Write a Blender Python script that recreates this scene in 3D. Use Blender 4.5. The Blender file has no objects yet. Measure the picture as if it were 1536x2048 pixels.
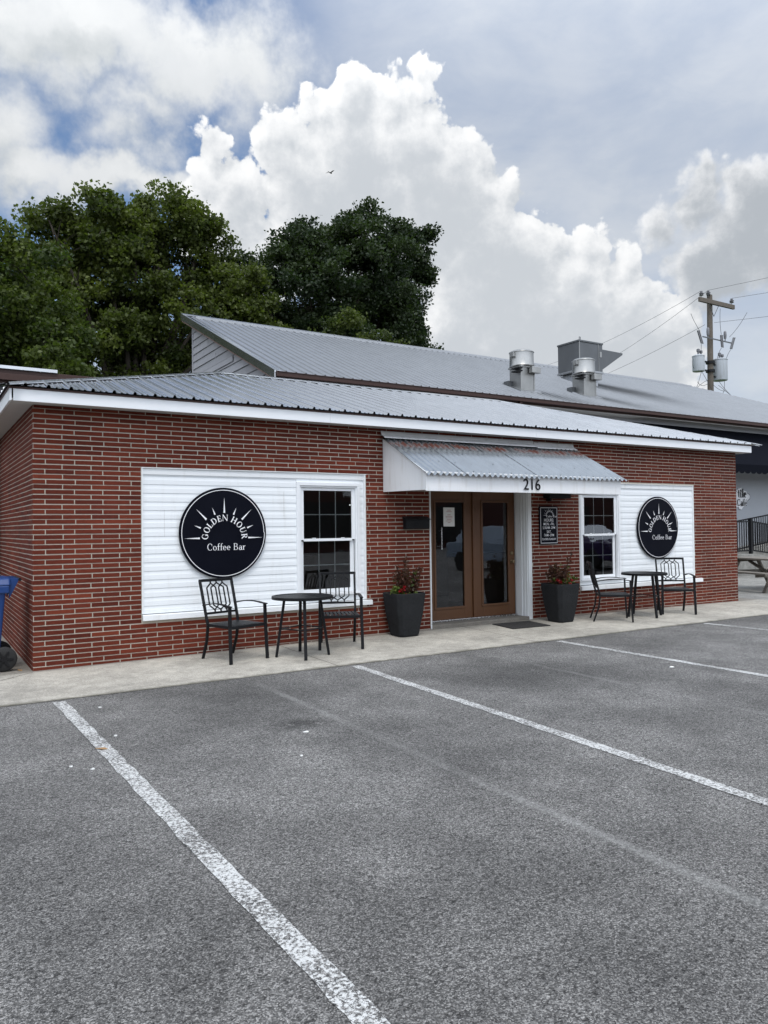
import bpy, bmesh, math, random
import numpy as np
from mathutils import Vector, Matrix
random.seed(7); rng = np.random.default_rng(11)
sin, cos, pi, R = math.sin, math.cos, math.pi, math.radians
scene = bpy.context.scene
COL = scene.collection
L, H = 12.84, 2.95            # facade length and wall height

# ------------------------------------------------------------------ mesh builder
class MB:
    def __init__(s): s.v, s.f, s.t, s.m = [], [], [], []; s.tone = 0.5; s.mi = 0
    def _q(s, f): s.f.append(f); s.t.append(s.tone); s.m.append(s.mi)
    def face(s, pts):
        n = len(s.v); s.v += [tuple(p) for p in pts]; s._q(tuple(range(n, n + len(pts)))); return s
    def box(s, x0, x1, y0, y1, z0, z1):
        n = len(s.v)
        s.v += [(x, y, z) for z in (z0, z1) for y in (y0, y1) for x in (x0, x1)]
        for f in ((0, 2, 3, 1), (4, 5, 7, 6), (0, 1, 5, 4), (2, 6, 7, 3), (0, 4, 6, 2), (1, 3, 7, 5)):
            s._q(tuple(n + i for i in f))
        return s
    def hexa(s, b, t):
        n = len(s.v); s.v += [tuple(p) for p in b] + [tuple(p) for p in t]
        k = len(b); s._q(tuple(n + i for i in reversed(range(k)))); s._q(tuple(n + k + i for i in range(k)))
        for i in range(k):
            j = (i + 1) % k; s._q((n + i, n + j, n + k + j, n + k + i))
        return s
    def bar(s, p, q, w, h, up=(0, 0, 1)):
        p, q = Vector(p), Vector(q); d = (q - p).normalized(); u = Vector(up)
        if abs(d.dot(u)) > .98: u = Vector((0, 1, 0))
        a = d.cross(u).normalized(); b = a.cross(d).normalized()
        o = [a * w / 2 * i + b * h / 2 * j for i, j in ((-1, -1), (1, -1), (1, 1), (-1, 1))]
        return s.hexa([p + x for x in o], [q + x for x in o])
    def path(s, pts, w, h, up=(0, 0, 1)):
        for a, b in zip(pts[:-1], pts[1:]): s.bar(a, b, w, h, up)
        return s
    def tube(s, pts, r, n=8, cap=True):
        pts = [Vector(p) for p in pts]; rr = r if isinstance(r, (list, tuple)) else [r] * len(pts)
        rings = []; a = None
        for i, p in enumerate(pts):
            d = (pts[min(i + 1, len(pts) - 1)] - pts[max(i - 1, 0)]).normalized()
            if a is None:
                a = d.orthogonal().normalized()
            a = (a - d * a.dot(d)).normalized(); b = d.cross(a)
            k = len(s.v); s.v += [tuple(p + (a * cos(2 * pi * j / n) + b * sin(2 * pi * j / n)) * rr[i]) for j in range(n)]
            rings.append(k)
        for k0, k1 in zip(rings[:-1], rings[1:]):
            for j in range(n): s._q((k0 + j, k0 + (j + 1) % n, k1 + (j + 1) % n, k1 + j))
        if cap:
            s._q(tuple(rings[0] + j for j in reversed(range(n)))); s._q(tuple(rings[-1] + j for j in range(n)))
        return s
    def lathe(s, prof, c=(0, 0, 0), n=32, axis='z', a0=0):
        rings = []
        for r, h in prof:
            k = len(s.v)
            for j in range(n):
                a = a0 + 2 * pi * j / n; x, y = r * cos(a), r * sin(a)
                if axis == 'z': q = (c[0] + x, c[1] + y, c[2] + h)
                elif axis == 'y': q = (c[0] + x, c[1] + h, c[2] + y)
                else: q = (c[0] + h, c[1] + x, c[2] + y)
                s.v.append(q)
            rings.append(k)
        for k0, k1 in zip(rings[:-1], rings[1:]):
            for j in range(n): s._q((k0 + j, k0 + (j + 1) % n, k1 + (j + 1) % n, k1 + j))
        if prof[0][0] > 1e-6: s._q(tuple(rings[0] + j for j in reversed(range(n))))
        if prof[-1][0] > 1e-6: s._q(tuple(rings[-1] + j for j in range(n)))
        return s
    def build(s, name, mat, parent=None, smooth=False, bevel=0, loc=None, fixn=True):
        me = bpy.data.meshes.new(name); me.from_pydata(s.v, [], s.f)
        for m in (mat if isinstance(mat, (list, tuple)) else [mat]): me.materials.append(m)
        at = me.attributes.new('tone', 'FLOAT', 'FACE'); at.data.foreach_set('value', s.t)
        me.polygons.foreach_set('material_index', s.m)
        if fixn:
            bm = bmesh.new(); bm.from_mesh(me); bmesh.ops.recalc_face_normals(bm, faces=bm.faces); bm.to_mesh(me); bm.free()
        if smooth: me.shade_smooth()
        o = bpy.data.objects.new(name, me); COL.objects.link(o)
        if parent: o.parent = parent
        if loc: o.location = loc
        if bevel:
            b = o.modifiers.new('bevel', 'BEVEL'); b.width = bevel; b.segments = 2; b.limit_method = 'ANGLE'; b.angle_limit = R(40)
        if smooth and not bevel:
            try: me.set_sharp_from_angle(angle=R(40))
            except Exception: pass
        return o

def tag(o, label, cat, group=None):
    o['label'] = label; o['category'] = cat
    if group: o['group'] = group
    return o
def thing(name, label, cat, loc=(0, 0, 0), rz=0, group=None):
    o = bpy.data.objects.new(name, None); COL.objects.link(o); o.location = loc; o.rotation_euler = (0, 0, rz)
    o.empty_display_size = .1
    return tag(o, label, cat, group)
def struct(o): o['kind'] = 'structure'; return o
def dup(root, loc, rz, label, group=None):
    r = root.copy(); COL.objects.link(r); r.location = loc; r.rotation_euler = (0, 0, rz); r['label'] = label
    if group: r['group'] = group
    for ch in list(root.children):
        c = ch.copy(); COL.objects.link(c); c.parent = r
        for g in list(ch.children):
            d = g.copy(); COL.objects.link(d); d.parent = c
    return r

# ------------------------------------------------------------------ materials
class NT:
    def __init__(s, nt): s.nt = nt; s.l = nt.links
    def n(s, t, **k):
        n = s.nt.nodes.new(t)
        for a, b in k.items():
            if a.startswith('i_'):
                a = a[2:]; a = int(a) if a.isdigit() else a.replace('_', ' ')
                s.put(n.inputs[a], b)
            else: setattr(n, a, b)
        return n
    def put(s, sock, v):
        if isinstance(v, bpy.types.NodeSocket): s.l.new(v, sock)
        elif isinstance(v, bpy.types.Node): s.l.new(v.outputs[0], sock)
        else:
            if sock.type == 'RGBA' and len(v) == 3: v = (*v, 1)
            sock.default_value = v
    def math(s, op, a, b=0., c=0., clamp=False):
        n = s.nt.nodes.new('ShaderNodeMath'); n.operation = op; n.use_clamp = clamp
        s.put(n.inputs[0], a); s.put(n.inputs[1], b); s.put(n.inputs[2], c); return n.outputs[0]
    def vm(s, op, a, b=None):
        n = s.nt.nodes.new('ShaderNodeVectorMath'); n.operation = op; s.put(n.inputs[0], a)
        if b is not None: s.put(n.inputs[1], b)
        return n.outputs['Value'] if op in ('LENGTH', 'DOT_PRODUCT', 'DISTANCE') else n.outputs[0]
    def mix(s, f, a, b, bt='MIX'):
        n = s.nt.nodes.new('ShaderNodeMix'); n.data_type = 'RGBA'; n.blend_type = bt
        s.put(n.inputs[0], f); s.put(n.inputs[6], a); s.put(n.inputs[7], b); return n.outputs[2]
    def noise(s, v, scale, det=4, rough=.55, dist=0.):
        n = s.n('ShaderNodeTexNoise'); s.put(n.inputs['Vector'], v)
        for k, x in (('Scale', scale), ('Detail', det), ('Roughness', rough), ('Distortion', dist)): n.inputs[k].default_value = x
        return n.outputs[0]
    def vor(s, v, scale, feat='F1', det=0., out='Distance'):
        n = s.n('ShaderNodeTexVoronoi', feature=feat); s.put(n.inputs['Vector'], v); n.inputs['Scale'].default_value = scale
        n.inputs['Detail'].default_value = det; return n.outputs[out]
    def ramp(s, f, a, b, lo=0., hi=1.):
        n = s.n('ShaderNodeMapRange', interpolation_type='SMOOTHSTEP'); s.put(n.inputs[0], f)
        for i, x in enumerate((a, b, lo, hi)): n.inputs[i + 1].default_value = x
        return n.outputs[0]
def newmat(name):
    m = bpy.data.materials.new(name); m.use_nodes = True; t = NT(m.node_tree)
    b = m.node_tree.nodes['Principled BSDF']; return m, t, b
def coords(t, scale=None):
    c = t.n('ShaderNodeTexCoord').outputs['Object']
    if scale: c = t.vm('MULTIPLY', c, scale)
    return c
def bump(t, b, h, strength, dist):
    n = t.n('ShaderNodeBump'); n.inputs['Strength'].default_value = strength; n.inputs['Distance'].default_value = dist
    t.put(n.inputs['Height'], h); t.l.new(n.outputs[0], b.inputs['Normal'])
def simple(name, col, rough=.5, metal=0., var=.12, vs=9., bstr=0., bscale=200., tone=0., spec=.5):
    m, t, b = newmat(name); c = coords(t)
    f = t.noise(c, vs, 5, .6); k = t.math('MULTIPLY_ADD', f, 2 * var, 1 - var)
    if tone:
        a = t.n('ShaderNodeAttribute', attribute_name='tone').outputs['Fac']
        k = t.math('MULTIPLY', k, t.math('MULTIPLY_ADD', a, 2 * tone, 1 - tone))
    t.put(b.inputs['Base Color'], t.vm('MULTIPLY', t.n('ShaderNodeCombineXYZ', i_0=k, i_1=k, i_2=k).outputs[0], col))
    b.inputs['Roughness'].default_value = rough; b.inputs['Metallic'].default_value = metal
    b.inputs['Specular IOR Level'].default_value = spec
    t.put(b.inputs['Roughness'], t.math('MULTIPLY_ADD', t.noise(c, vs * 2.3, 4), .25, rough - .12))
    if bstr: bump(t, b, t.noise(c, bscale, 3), bstr, .004)
    return m

M = {}
M['white_vinyl'] = simple('white_vinyl', (.80, .82, .84), .42, var=.04, vs=3.)
def dirty_white(name, col, amt):
    m, t, b = newmat(name); c = coords(t)
    st = t.noise(t.vm('MULTIPLY', c, (9, 9, 1.3)), 1., 6, .65)
    sp = t.noise(c, 40, 4, .7)
    d = t.math('ADD', t.ramp(st, .5, .78), t.math('MULTIPLY', t.ramp(sp, .62, .75), .6), clamp=True)
    t.put(b.inputs['Base Color'], t.mix(t.math('MULTIPLY', d, amt), col, tuple(x * k for x, k in zip(col, (.62, .58, .5)))))
    b.inputs['Roughness'].default_value = .5
    bump(t, b, t.noise(c, 25, 3), .08, .003); return m
M['white_trim'] = dirty_white('white_painted_trim', (.78, .80, .81), .35)
M['white_board'] = dirty_white('white_painted_board', (.78, .79, .80), .45)
M['siding'] = dirty_white('white_siding', (.80, .83, .85), .24)
M['soffit'] = simple('soffit_panel', (.55, .54, .52), .6, var=.08)
M['black_metal'] = simple('black_powder_coat', (.008, .0085, .010), .45, var=.25, vs=30, bstr=.15, bscale=400, spec=.22)
M['black_plastic'] = simple('black_plastic', (.010, .010, .011), .5, var=.3, spec=.2)
M['sign_face'] = simple('sign_face', (.0030, .0038, .0085), .38, var=.2, vs=2., spec=.10)
M['letter'] = simple('white_lettering', (.82, .82, .84), .5, var=.03)
M['steel'] = simple('bright_steel', (.62, .62, .62), .25, 1.)
M['brass'] = simple('worn_brass', (.34, .26, .16), .35, 1.)
M['paper'] = simple('paper', (.78, .78, .76), .8, var=.03)
M['ink'] = simple('faded_ink', (.45, .2, .2), .8)
M['door'] = simple('brown_door_paint', (.108, .046, .018), .45, var=.10, vs=2.5, bstr=.1, bscale=60)
M['gutter'] = simple('brown_gutter', (.055, .030, .025), .45, var=.15, spec=.25)
M['room'] = simple('dark_room', (.055, .05, .045), .9)
M['counter'] = simple('dark_counter', (.10, .06, .04), .6)
M['awning_fabric'] = simple('black_awning_cloth', (.006, .007, .011), .9, var=.25, spec=.05)
M['cafe_wall'] = simple('pale_grey_wall', (.40, .42, .45), .8, var=.07, vs=2., bstr=.2, bscale=30)
M['grey_board'] = simple('grey_lap_boards', (.36, .36, .38), .7, var=.16, vs=6., tone=.12, bstr=.2, bscale=40)
M['wood_grey'] = simple('weathered_wood', (.175, .158, .135), .85, var=.3, vs=14., tone=.2, bstr=.5, bscale=60)
M['pole_wood'] = simple('pole_wood', (.115, .098, .08), .9, var=.35, vs=7., bstr=.6, bscale=40)
M['porcelain'] = simple('grey_porcelain', (.14, .14, .15), .3)
M['wire'] = simple('dark_wire', (.05, .05, .055), .6)
M['transformer'] = dirty_white('transformer_paint', (.42, .45, .48), .8)
M['galv'] = None
M['blue_plastic'] = simple('blue_plastic', (.004, .034, .15), .42, var=.15, bstr=.1, bscale=150)
M['rubber'] = simple('black_rubber', (.013, .013, .013), .75, bstr=.3, bscale=120)
M['mat'] = simple('coarse_mat', (.018, .017, .016), .95, var=.4, vs=60, bstr=1., bscale=250)
M['soil'] = simple('soil', (.03, .02, .015), .95)
M['leaf_tan'] = simple('dry_leaf', (.30, .18, .08), .8)
M['opp_brick'] = simple('far_brick', (.12, .05, .04), .9, var=.2, vs=2)
M['planter'] = None

# galvanised / galvalume roofing
def metal(name, base, rough, streak=.12, metallic=.75):
    m, t, b = newmat(name); c = coords(t)
    s1 = t.noise(t.vm('MULTIPLY', c, (1.2, 1.2, .8)), 2.2, 5, .6); s2 = t.noise(c, 26, 4, .6)
    k = t.math('ADD', t.math('MULTIPLY_ADD', s1, streak * 2, 1 - streak), t.math('MULTIPLY_ADD', s2, .16, -.08))
    t.put(b.inputs['Base Color'], t.vm('MULTIPLY', t.n('ShaderNodeCombineXYZ', i_0=k, i_1=k, i_2=k).outputs[0], base))
    b.inputs['Metallic'].default_value = metallic
    t.put(b.inputs['Roughness'], t.math('MULTIPLY_ADD', s2, .22, rough - .1))
    bump(t, b, t.noise(t.vm('MULTIPLY', c, (4., .5, .5)), 1., 3), .10, .006); return m
M['roof'] = metal('ribbed_roof_metal', (.56, .57, .585), .20, .16, .95)
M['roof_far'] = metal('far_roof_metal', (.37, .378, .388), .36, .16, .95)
M['duct'] = metal('galvanised_duct', (.36, .36, .35), .34, .4, .85)
M['unit'] = metal('grey_sheet_metal', (.135, .142, .15), .5, .2, .6)

def mk_awning_metal():
    m, t, b = newmat('rusty_corrugated_metal'); c = coords(t)
    sep = t.n('ShaderNodeSeparateXYZ', i_0=c)
    n1 = t.noise(t.vm('MULTIPLY', c, (30, 5, 5)), 1., 4, .6)
    # rust stain along the upper lap of the sheets, broken into blots (y is the run down the slope)
    band = t.math('MULTIPLY', t.ramp(sep.outputs[1], -.36, -.26), t.ramp(sep.outputs[1], -.19, -.14, 1., 0.))
    blot = t.noise(t.vm('MULTIPLY', c, (2.6, .3, .3)), 1., 3, .6)
    rust = t.math('MULTIPLY', band, t.math('MULTIPLY', t.ramp(n1, .36, .50), t.ramp(blot, .34, .44)), clamp=True)
    spot = t.ramp(t.noise(t.vm('MULTIPLY', c, (5, 3, 3)), 1.3, 4, .6), .70, .76)
    rust = t.math('ADD', rust, t.math('MULTIPLY', spot, .6), clamp=True)
    z = t.noise(t.vm('MULTIPLY', c, (12, 2, 2)), 1.5, 5, .65)
    k = t.math('MULTIPLY_ADD', z, .5, .75)
    zc = t.vm('MULTIPLY', t.n('ShaderNodeCombineXYZ', i_0=k, i_1=k, i_2=k).outputs[0], (.27, .29, .305))
    t.put(b.inputs['Base Color'], t.mix(rust, zc, (.075, .020, .012)))
    t.put(b.inputs['Metallic'], t.math('MULTIPLY_ADD', rust, -.85, .85)); t.put(b.inputs['Roughness'], t.math('MULTIPLY_ADD', rust, .5, .24))
    return m
M['awning_metal'] = mk_awning_metal()

def mk_brick():
    m, t, b = newmat('dark_red_brick'); c = coords(t)
    a = t.n('ShaderNodeAttribute', attribute_name='tone').outputs['Fac']
    n = t.noise(t.vm('MULTIPLY', c, (6, 6, 22)), 3., 5, .65); g = t.noise(c, 160, 3, .7)
    k = t.math('ADD', t.math('MULTIPLY_ADD', a, .55, .5), t.math('ADD', t.math('MULTIPLY_ADD', n, .9, -.45), t.math('MULTIPLY_ADD', g, .5, -.25)))
    base = t.mix(a, (.134, .0212, .0108), (.170, .033, .0150))
    big = t.ramp(t.noise(c, .8, 3), .35, .7, .85, 1.1)
    k = t.math('MULTIPLY', k, big)
    col = t.vm('MULTIPLY', t.n('ShaderNodeCombineXYZ', i_0=k, i_1=k, i_2=k).outputs[0], base)
    sm = t.math('MULTIPLY', t.ramp(t.noise(c, 34, 4, .75), .66, .74), .3)
    t.put(b.inputs['Base Color'], t.mix(sm, col, (.30, .26, .22))); b.inputs['Roughness'].default_value = .82
    b.inputs['Specular IOR Level'].default_value = .25
    bump(t, b, g, .5, .003); return m
M['brick'] = mk_brick()
M['mortar'] = simple('mortar', (.45, .41, .345), .95, var=.22, vs=18, bstr=.5, bscale=150)

def asphalt_nodes(t):
    c = coords(t)
    cell = t.vor(c, 175, out='Color'); sepc = t.n('ShaderNodeSeparateColor', i_0=cell).outputs[0]
    d1 = t.vor(c, 175); fine = t.noise(c, 240, 3, .7)
    med = t.noise(c, 42, 5, .75); big = t.noise(t.vm('ADD', c, (3.1, 7.7, 0)), .55, 5, .6); mid = t.noise(c, 2.3, 5, .65)
    g = t.math('MULTIPLY_ADD', t.math('POWER', sepc, 2.2), .30, .085)
    g = t.math('MULTIPLY', g, t.math('MULTIPLY_ADD', fine, 1.3, .36))
    pit = t.noise(t.vm('MULTIPLY', c, (.8, 1.25, 1)), 48, 3, .6, 1.2); g = t.math('MULTIPLY', g, t.math('MULTIPLY', t.ramp(med, .3, .7, .74, 1.2), t.ramp(pit, .35, .47, .34, 1.08)))
    g = t.math('MULTIPLY', g, t.ramp(big, .32, .68, .74, 1.24)); g = t.math('MULTIPLY', g, t.ramp(mid, .3, .7, .84, 1.14))
    sep = t.n('ShaderNodeSeparateXYZ', i_0=c)
    # darker oily parking stain and the damp strip by the walk
    o = t.math('MULTIPLY', t.ramp(t.vm('LENGTH', t.vm('MULTIPLY', t.vm('SUBTRACT', c, (1.47, -3.69, 0)), (3.6, 5.5, 0))), .25, 1.25, 1., 0.), t.ramp(t.noise(c, 14, 4), .3, .5))
    o2 = t.math('MULTIPLY', t.ramp(t.vm('LENGTH', t.vm('MULTIPLY', t.vm('SUBTRACT', c, (1.5, -2.6, 0)), (1.1, 1.6, 0))), .2, 1.2, 1., 0.), .35)
    o3 = t.math('MULTIPLY', t.ramp(t.vm('LENGTH', t.vm('MULTIPLY', t.vm('SUBTRACT', c, (4.4, -3.2, 0)), (.7, 1.1, 0))), .2, 1.2, 1., 0.), .30)
    k = t.math('SUBTRACT', 1., t.math('ADD', t.math('MULTIPLY', o, .55), t.math('ADD', o2, o3), clamp=True)); g = t.math('MULTIPLY', g, k)
    # cracks
    cr = t.vor(t.vm('ADD', c, t.vm('MULTIPLY', t.n('ShaderNodeTexNoise', i_Vector=c, i_Scale=1.6).outputs['Color'], (1.4, 1.4, 0))), .33, 'DISTANCE_TO_EDGE')
    crk = t.math('MULTIPLY', t.ramp(cr, .0015, .006, 1., 0.), t.ramp(t.noise(c, .8, 3), .5, .6))
    g = t.math('MULTIPLY', g, t.math('MULTIPLY_ADD', crk, -.22, 1.))
    col = t.vm('MULTIPLY', t.n('ShaderNodeCombineXYZ', i_0=g, i_1=g, i_2=g).outputs[0], (1.03, 1.0, .955))
    hgt = t.math('ADD', t.math('MULTIPLY_ADD', pit, 1.6, t.math('MULTIPLY', d1, -.7)), t.math('ADD', t.math('MULTIPLY', med, 1.1), t.math('MULTIPLY', fine, .4)))
    return c, col, hgt, med, mid, fine
def mk_asphalt():
    m, t, b = newmat('worn_asphalt'); c, col, h, med, mid, fine = asphalt_nodes(t)
    sp = t.n('ShaderNodeSeparateXYZ', i_0=c)
    for xc, y0, k in ((1.80, -7.3, .52), (4.75, -7.0, .36)):     # remains of two older painted lines
        x = t.math('ABSOLUTE', t.math('SUBTRACT', sp.outputs[0], t.math('MULTIPLY_ADD', t.noise(c, 3., 3), .06, xc - .03)))
        f = t.math('MULTIPLY', t.ramp(t.math('ADD', x, t.math('MULTIPLY_ADD', med, .06, -.03)), .01, .06, 1., 0.), t.math('MAXIMUM', t.ramp(t.noise(c, .9, 4, .6), .36, .62), t.ramp(sp.outputs[1], -6.3, -5.4, 1., .35)))
        f = t.math('MULTIPLY', f, t.math('MULTIPLY', t.ramp(sp.outputs[1], y0 - .15, y0), t.math('MULTIPLY', t.ramp(sp.outputs[1], -2.2, -1.9, 1., 0.), t.math('MULTIPLY', t.ramp(t.math('ADD', fine, med), .7, 1.2), k))))
        col = t.mix(f, col, (.42, .42, .40))
    t.put(b.inputs['Base Color'], col); b.inputs['Roughness'].default_value = .8; b.inputs['Specular IOR Level'].default_value = .35
    bump(t, b, h, .9, .012); return m
M['asphalt'] = mk_asphalt()
def mk_paint(name, lo, hi, strength, col=(.66, .665, .65)):
    m, t, b = newmat(name); c, acol, h, med, mid, fine = asphalt_nodes(t)
    n = t.math('ADD', t.math('MULTIPLY', t.noise(c, 62, 4, .75), .75), t.math('ADD', t.math('MULTIPLY', t.math('ADD', mid, med), .25), t.math('MULTIPLY_ADD', fine, .3, -.25)))
    f = t.math('MULTIPLY', t.ramp(n, lo, hi), strength)
    k = t.math('MULTIPLY_ADD', fine, .3, .82)
    pc = t.vm('MULTIPLY', t.n('ShaderNodeCombineXYZ', i_0=k, i_1=k, i_2=k).outputs[0], col)
    t.put(b.inputs['Base Color'], t.mix(f, acol, pc)); b.inputs['Roughness'].default_value = .75
    bump(t, b, h, .7, .01); return m
M['line'] = mk_paint('worn_white_line', .512, .545, .95)

def mk_concrete(name, base, stain):
    m, t, b = newmat(name); c = coords(t)
    big = t.noise(c, 1.1, 5, .6); med = t.noise(c, 7, 6, .7); fine = t.noise(c, 90, 4, .75)
    agg = t.vor(c, 120, out='Color'); a = t.n('ShaderNodeSeparateColor', i_0=agg).outputs[0]
    k = t.math('MULTIPLY', t.ramp(big, .3, .7, .74, 1.12), t.math('MULTIPLY', t.ramp(med, .28, .72, .80, 1.12), t.ramp(fine, .25, .75, .62, 1.3)))
    k = t.math('MULTIPLY', k, t.math('MULTIPLY_ADD', a, .3, .86))
    col = t.vm('MULTIPLY', t.n('ShaderNodeCombineXYZ', i_0=k, i_1=k, i_2=k).outputs[0], base)
    sep = t.n('ShaderNodeSeparateXYZ', i_0=c)
    # dirt and moss gathered along the outer edge where it meets the asphalt, dark brown tone along the wall foot
    e = t.math('MULTIPLY', t.ramp(t.math('ADD', sep.outputs[1], t.math('MULTIPLY_ADD', med, .16, -.08)), -1.70, -1.57, 1., 0.), stain)
    w = t.math('MULTIPLY', t.ramp(t.math('ADD', sep.outputs[1], t.math('MULTIPLY_ADD', med, .14, -.07)), -.13, -.02), stain * .7)
    col = t.mix(e, col, (.075, .072, .05)); col = t.mix(w, col, (.10, .085, .07))
    sp = t.math('MULTIPLY', t.ramp(t.noise(c, 17, 3, .6), .70, .74), .55)
    t.put(b.inputs['Base Color'], t.mix(sp, col, (.10, .095, .085)))
    b.inputs['Roughness'].default_value = .85; bump(t, b, t.math('ADD', fine, t.math('MULTIPLY', a, .5)), .5, .004); return m
M['concrete'] = mk_concrete('broom_concrete', (.40, .375, .325), .85)
M['concrete_dark'] = mk_concrete('patio_concrete', (.27, .265, .245), 0.)
def mk_planter():
    m, t, b = newmat('dark_stone_planter'); c = coords(t)
    n = t.noise(c, 17, 7, .75, 1.5); n2 = t.noise(c, 5, 3)
    k = t.math('MULTIPLY', t.math('MULTIPLY_ADD', n, .8, .6), t.math('MULTIPLY_ADD', n2, .5, .75))
    t.put(b.inputs['Base Color'], t.vm('MULTIPLY', t.n('ShaderNodeCombineXYZ', i_0=k, i_1=k, i_2=k).outputs[0], (.021, .022, .0238)))
    b.inputs['Roughness'].default_value = .8; b.inputs['Specular IOR Level'].default_value = .15; bump(t, b, n, .9, .014); return m
M['planter'] = mk_planter()

def mk_glass(name, tint, ior=1.5, wav=.0):
    m, t, b = newmat(name); nt = m.node_tree; nt.nodes.remove(b)
    tr = t.n('ShaderNodeBsdfTransparent'); tr.inputs[0].default_value = (*tint, 1)
    gl = t.n('ShaderNodeBsdfGlossy'); gl.inputs['Roughness'].default_value = .0; gl.inputs[0].default_value = (.95, .97, 1, 1)
    fr = t.n('ShaderNodeFresnel'); fr.inputs[0].default_value = ior
    if wav:
        bp = t.n('ShaderNodeBump'); bp.inputs['Strength'].default_value = wav; bp.inputs['Distance'].default_value = .02
        t.put(bp.inputs['Height'], t.noise(coords(t, (2, 2, 5)), .9, 2)); t.l.new(bp.outputs[0], gl.inputs['Normal'])
    mx = t.n('ShaderNodeMixShader'); t.l.new(fr.outputs[0], mx.inputs[0]); t.l.new(tr.outputs[0], mx.inputs[1]); t.l.new(gl.outputs[0], mx.inputs[2])
    t.l.new(mx.outputs[0], nt.nodes['Material Output'].inputs[0]); return m
M['glass'] = mk_glass('double_window_glass', (.80, .84, .82), 1.9, .05)

def mk_leaf(name, c0, c1, trans=.35, rough=.5):
    m, t, b = newmat(name); nt = m.node_tree
    a = t.n('ShaderNodeAttribute', attribute_name='tone').outputs['Fac']
    col = t.mix(a, c0, c1)
    t.put(b.inputs['Base Color'], col); b.inputs['Roughness'].default_value = rough; b.inputs['Specular IOR Level'].default_value = .3
    tl = t.n('ShaderNodeBsdfTranslucent'); t.put(tl.inputs[0], t.vm('MULTIPLY', col, (1.3, 1.5, .7)))
    mx = t.n('ShaderNodeMixShader'); mx.inputs[0].default_value = trans
    t.l.new(b.outputs[0], mx.inputs[1]); t.l.new(tl.outputs[0], mx.inputs[2]); t.l.new(mx.outputs[0], nt.nodes['Material Output'].inputs[0]); return m
M['leaf_a'] = mk_leaf('maple_leaf', (.036, .053, .013), (.110, .134, .030), .4)
M['leaf_b'] = mk_leaf('dark_maple_leaf', (.014, .026, .011), (.040, .060, .020), .3)
M['leaf_c'] = mk_leaf('young_maple_leaf', (.032, .053, .012), (.102, .130, .028), .4)
M['leaf_red'] = mk_leaf('bronze_leaf', (.036, .016, .012), (.105, .046, .028), .3)
M['leaf_lime'] = mk_leaf('lime_leaf', (.036, .058, .014), (.14, .19, .035), .3)
M['petal'] = mk_leaf('red_petal', (.15, .002, .004), (.27, .006, .008), .1)
M['bark'] = simple('bark', (.055, .045, .035), .95, var=.4, vs=8, bstr=.8, bscale=20)
# ------------------------------------------------------------------ lettering (serif strokes, flat painted faces)
def ring(cx, cy, rx, ry, tx, ty, a0=0, a1=360, n=None):
    n = n or max(6, int(abs(a1 - a0) / 12)); q = []
    A = [R(a0 + (a1 - a0) * i / n) for i in range(n + 1)]
    for a, b in zip(A[:-1], A[1:]):
        q.append([(cx + rx * cos(a), cy + ry * sin(a)), (cx + rx * cos(b), cy + ry * sin(b)), (cx + (rx - tx) * cos(b), cy + (ry - ty) * sin(b)), (cx + (rx - tx) * cos(a), cy + (ry - ty) * sin(a))])
    return q
def rc(x0, y0, x1, y1): return [[(x0, y0), (x1, y0), (x1, y1), (x0, y1)]]
def ln(x0, y0, x1, y1, w):
    d = math.hypot(x1 - x0, y1 - y0); nx, ny = -(y1 - y0) / d * w / 2, (x1 - x0) / d * w / 2
    return [[(x0 - nx, y0 - ny), (x1 - nx, y1 - ny), (x1 + nx, y1 + ny), (x0 + nx, y0 + ny)]]
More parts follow.
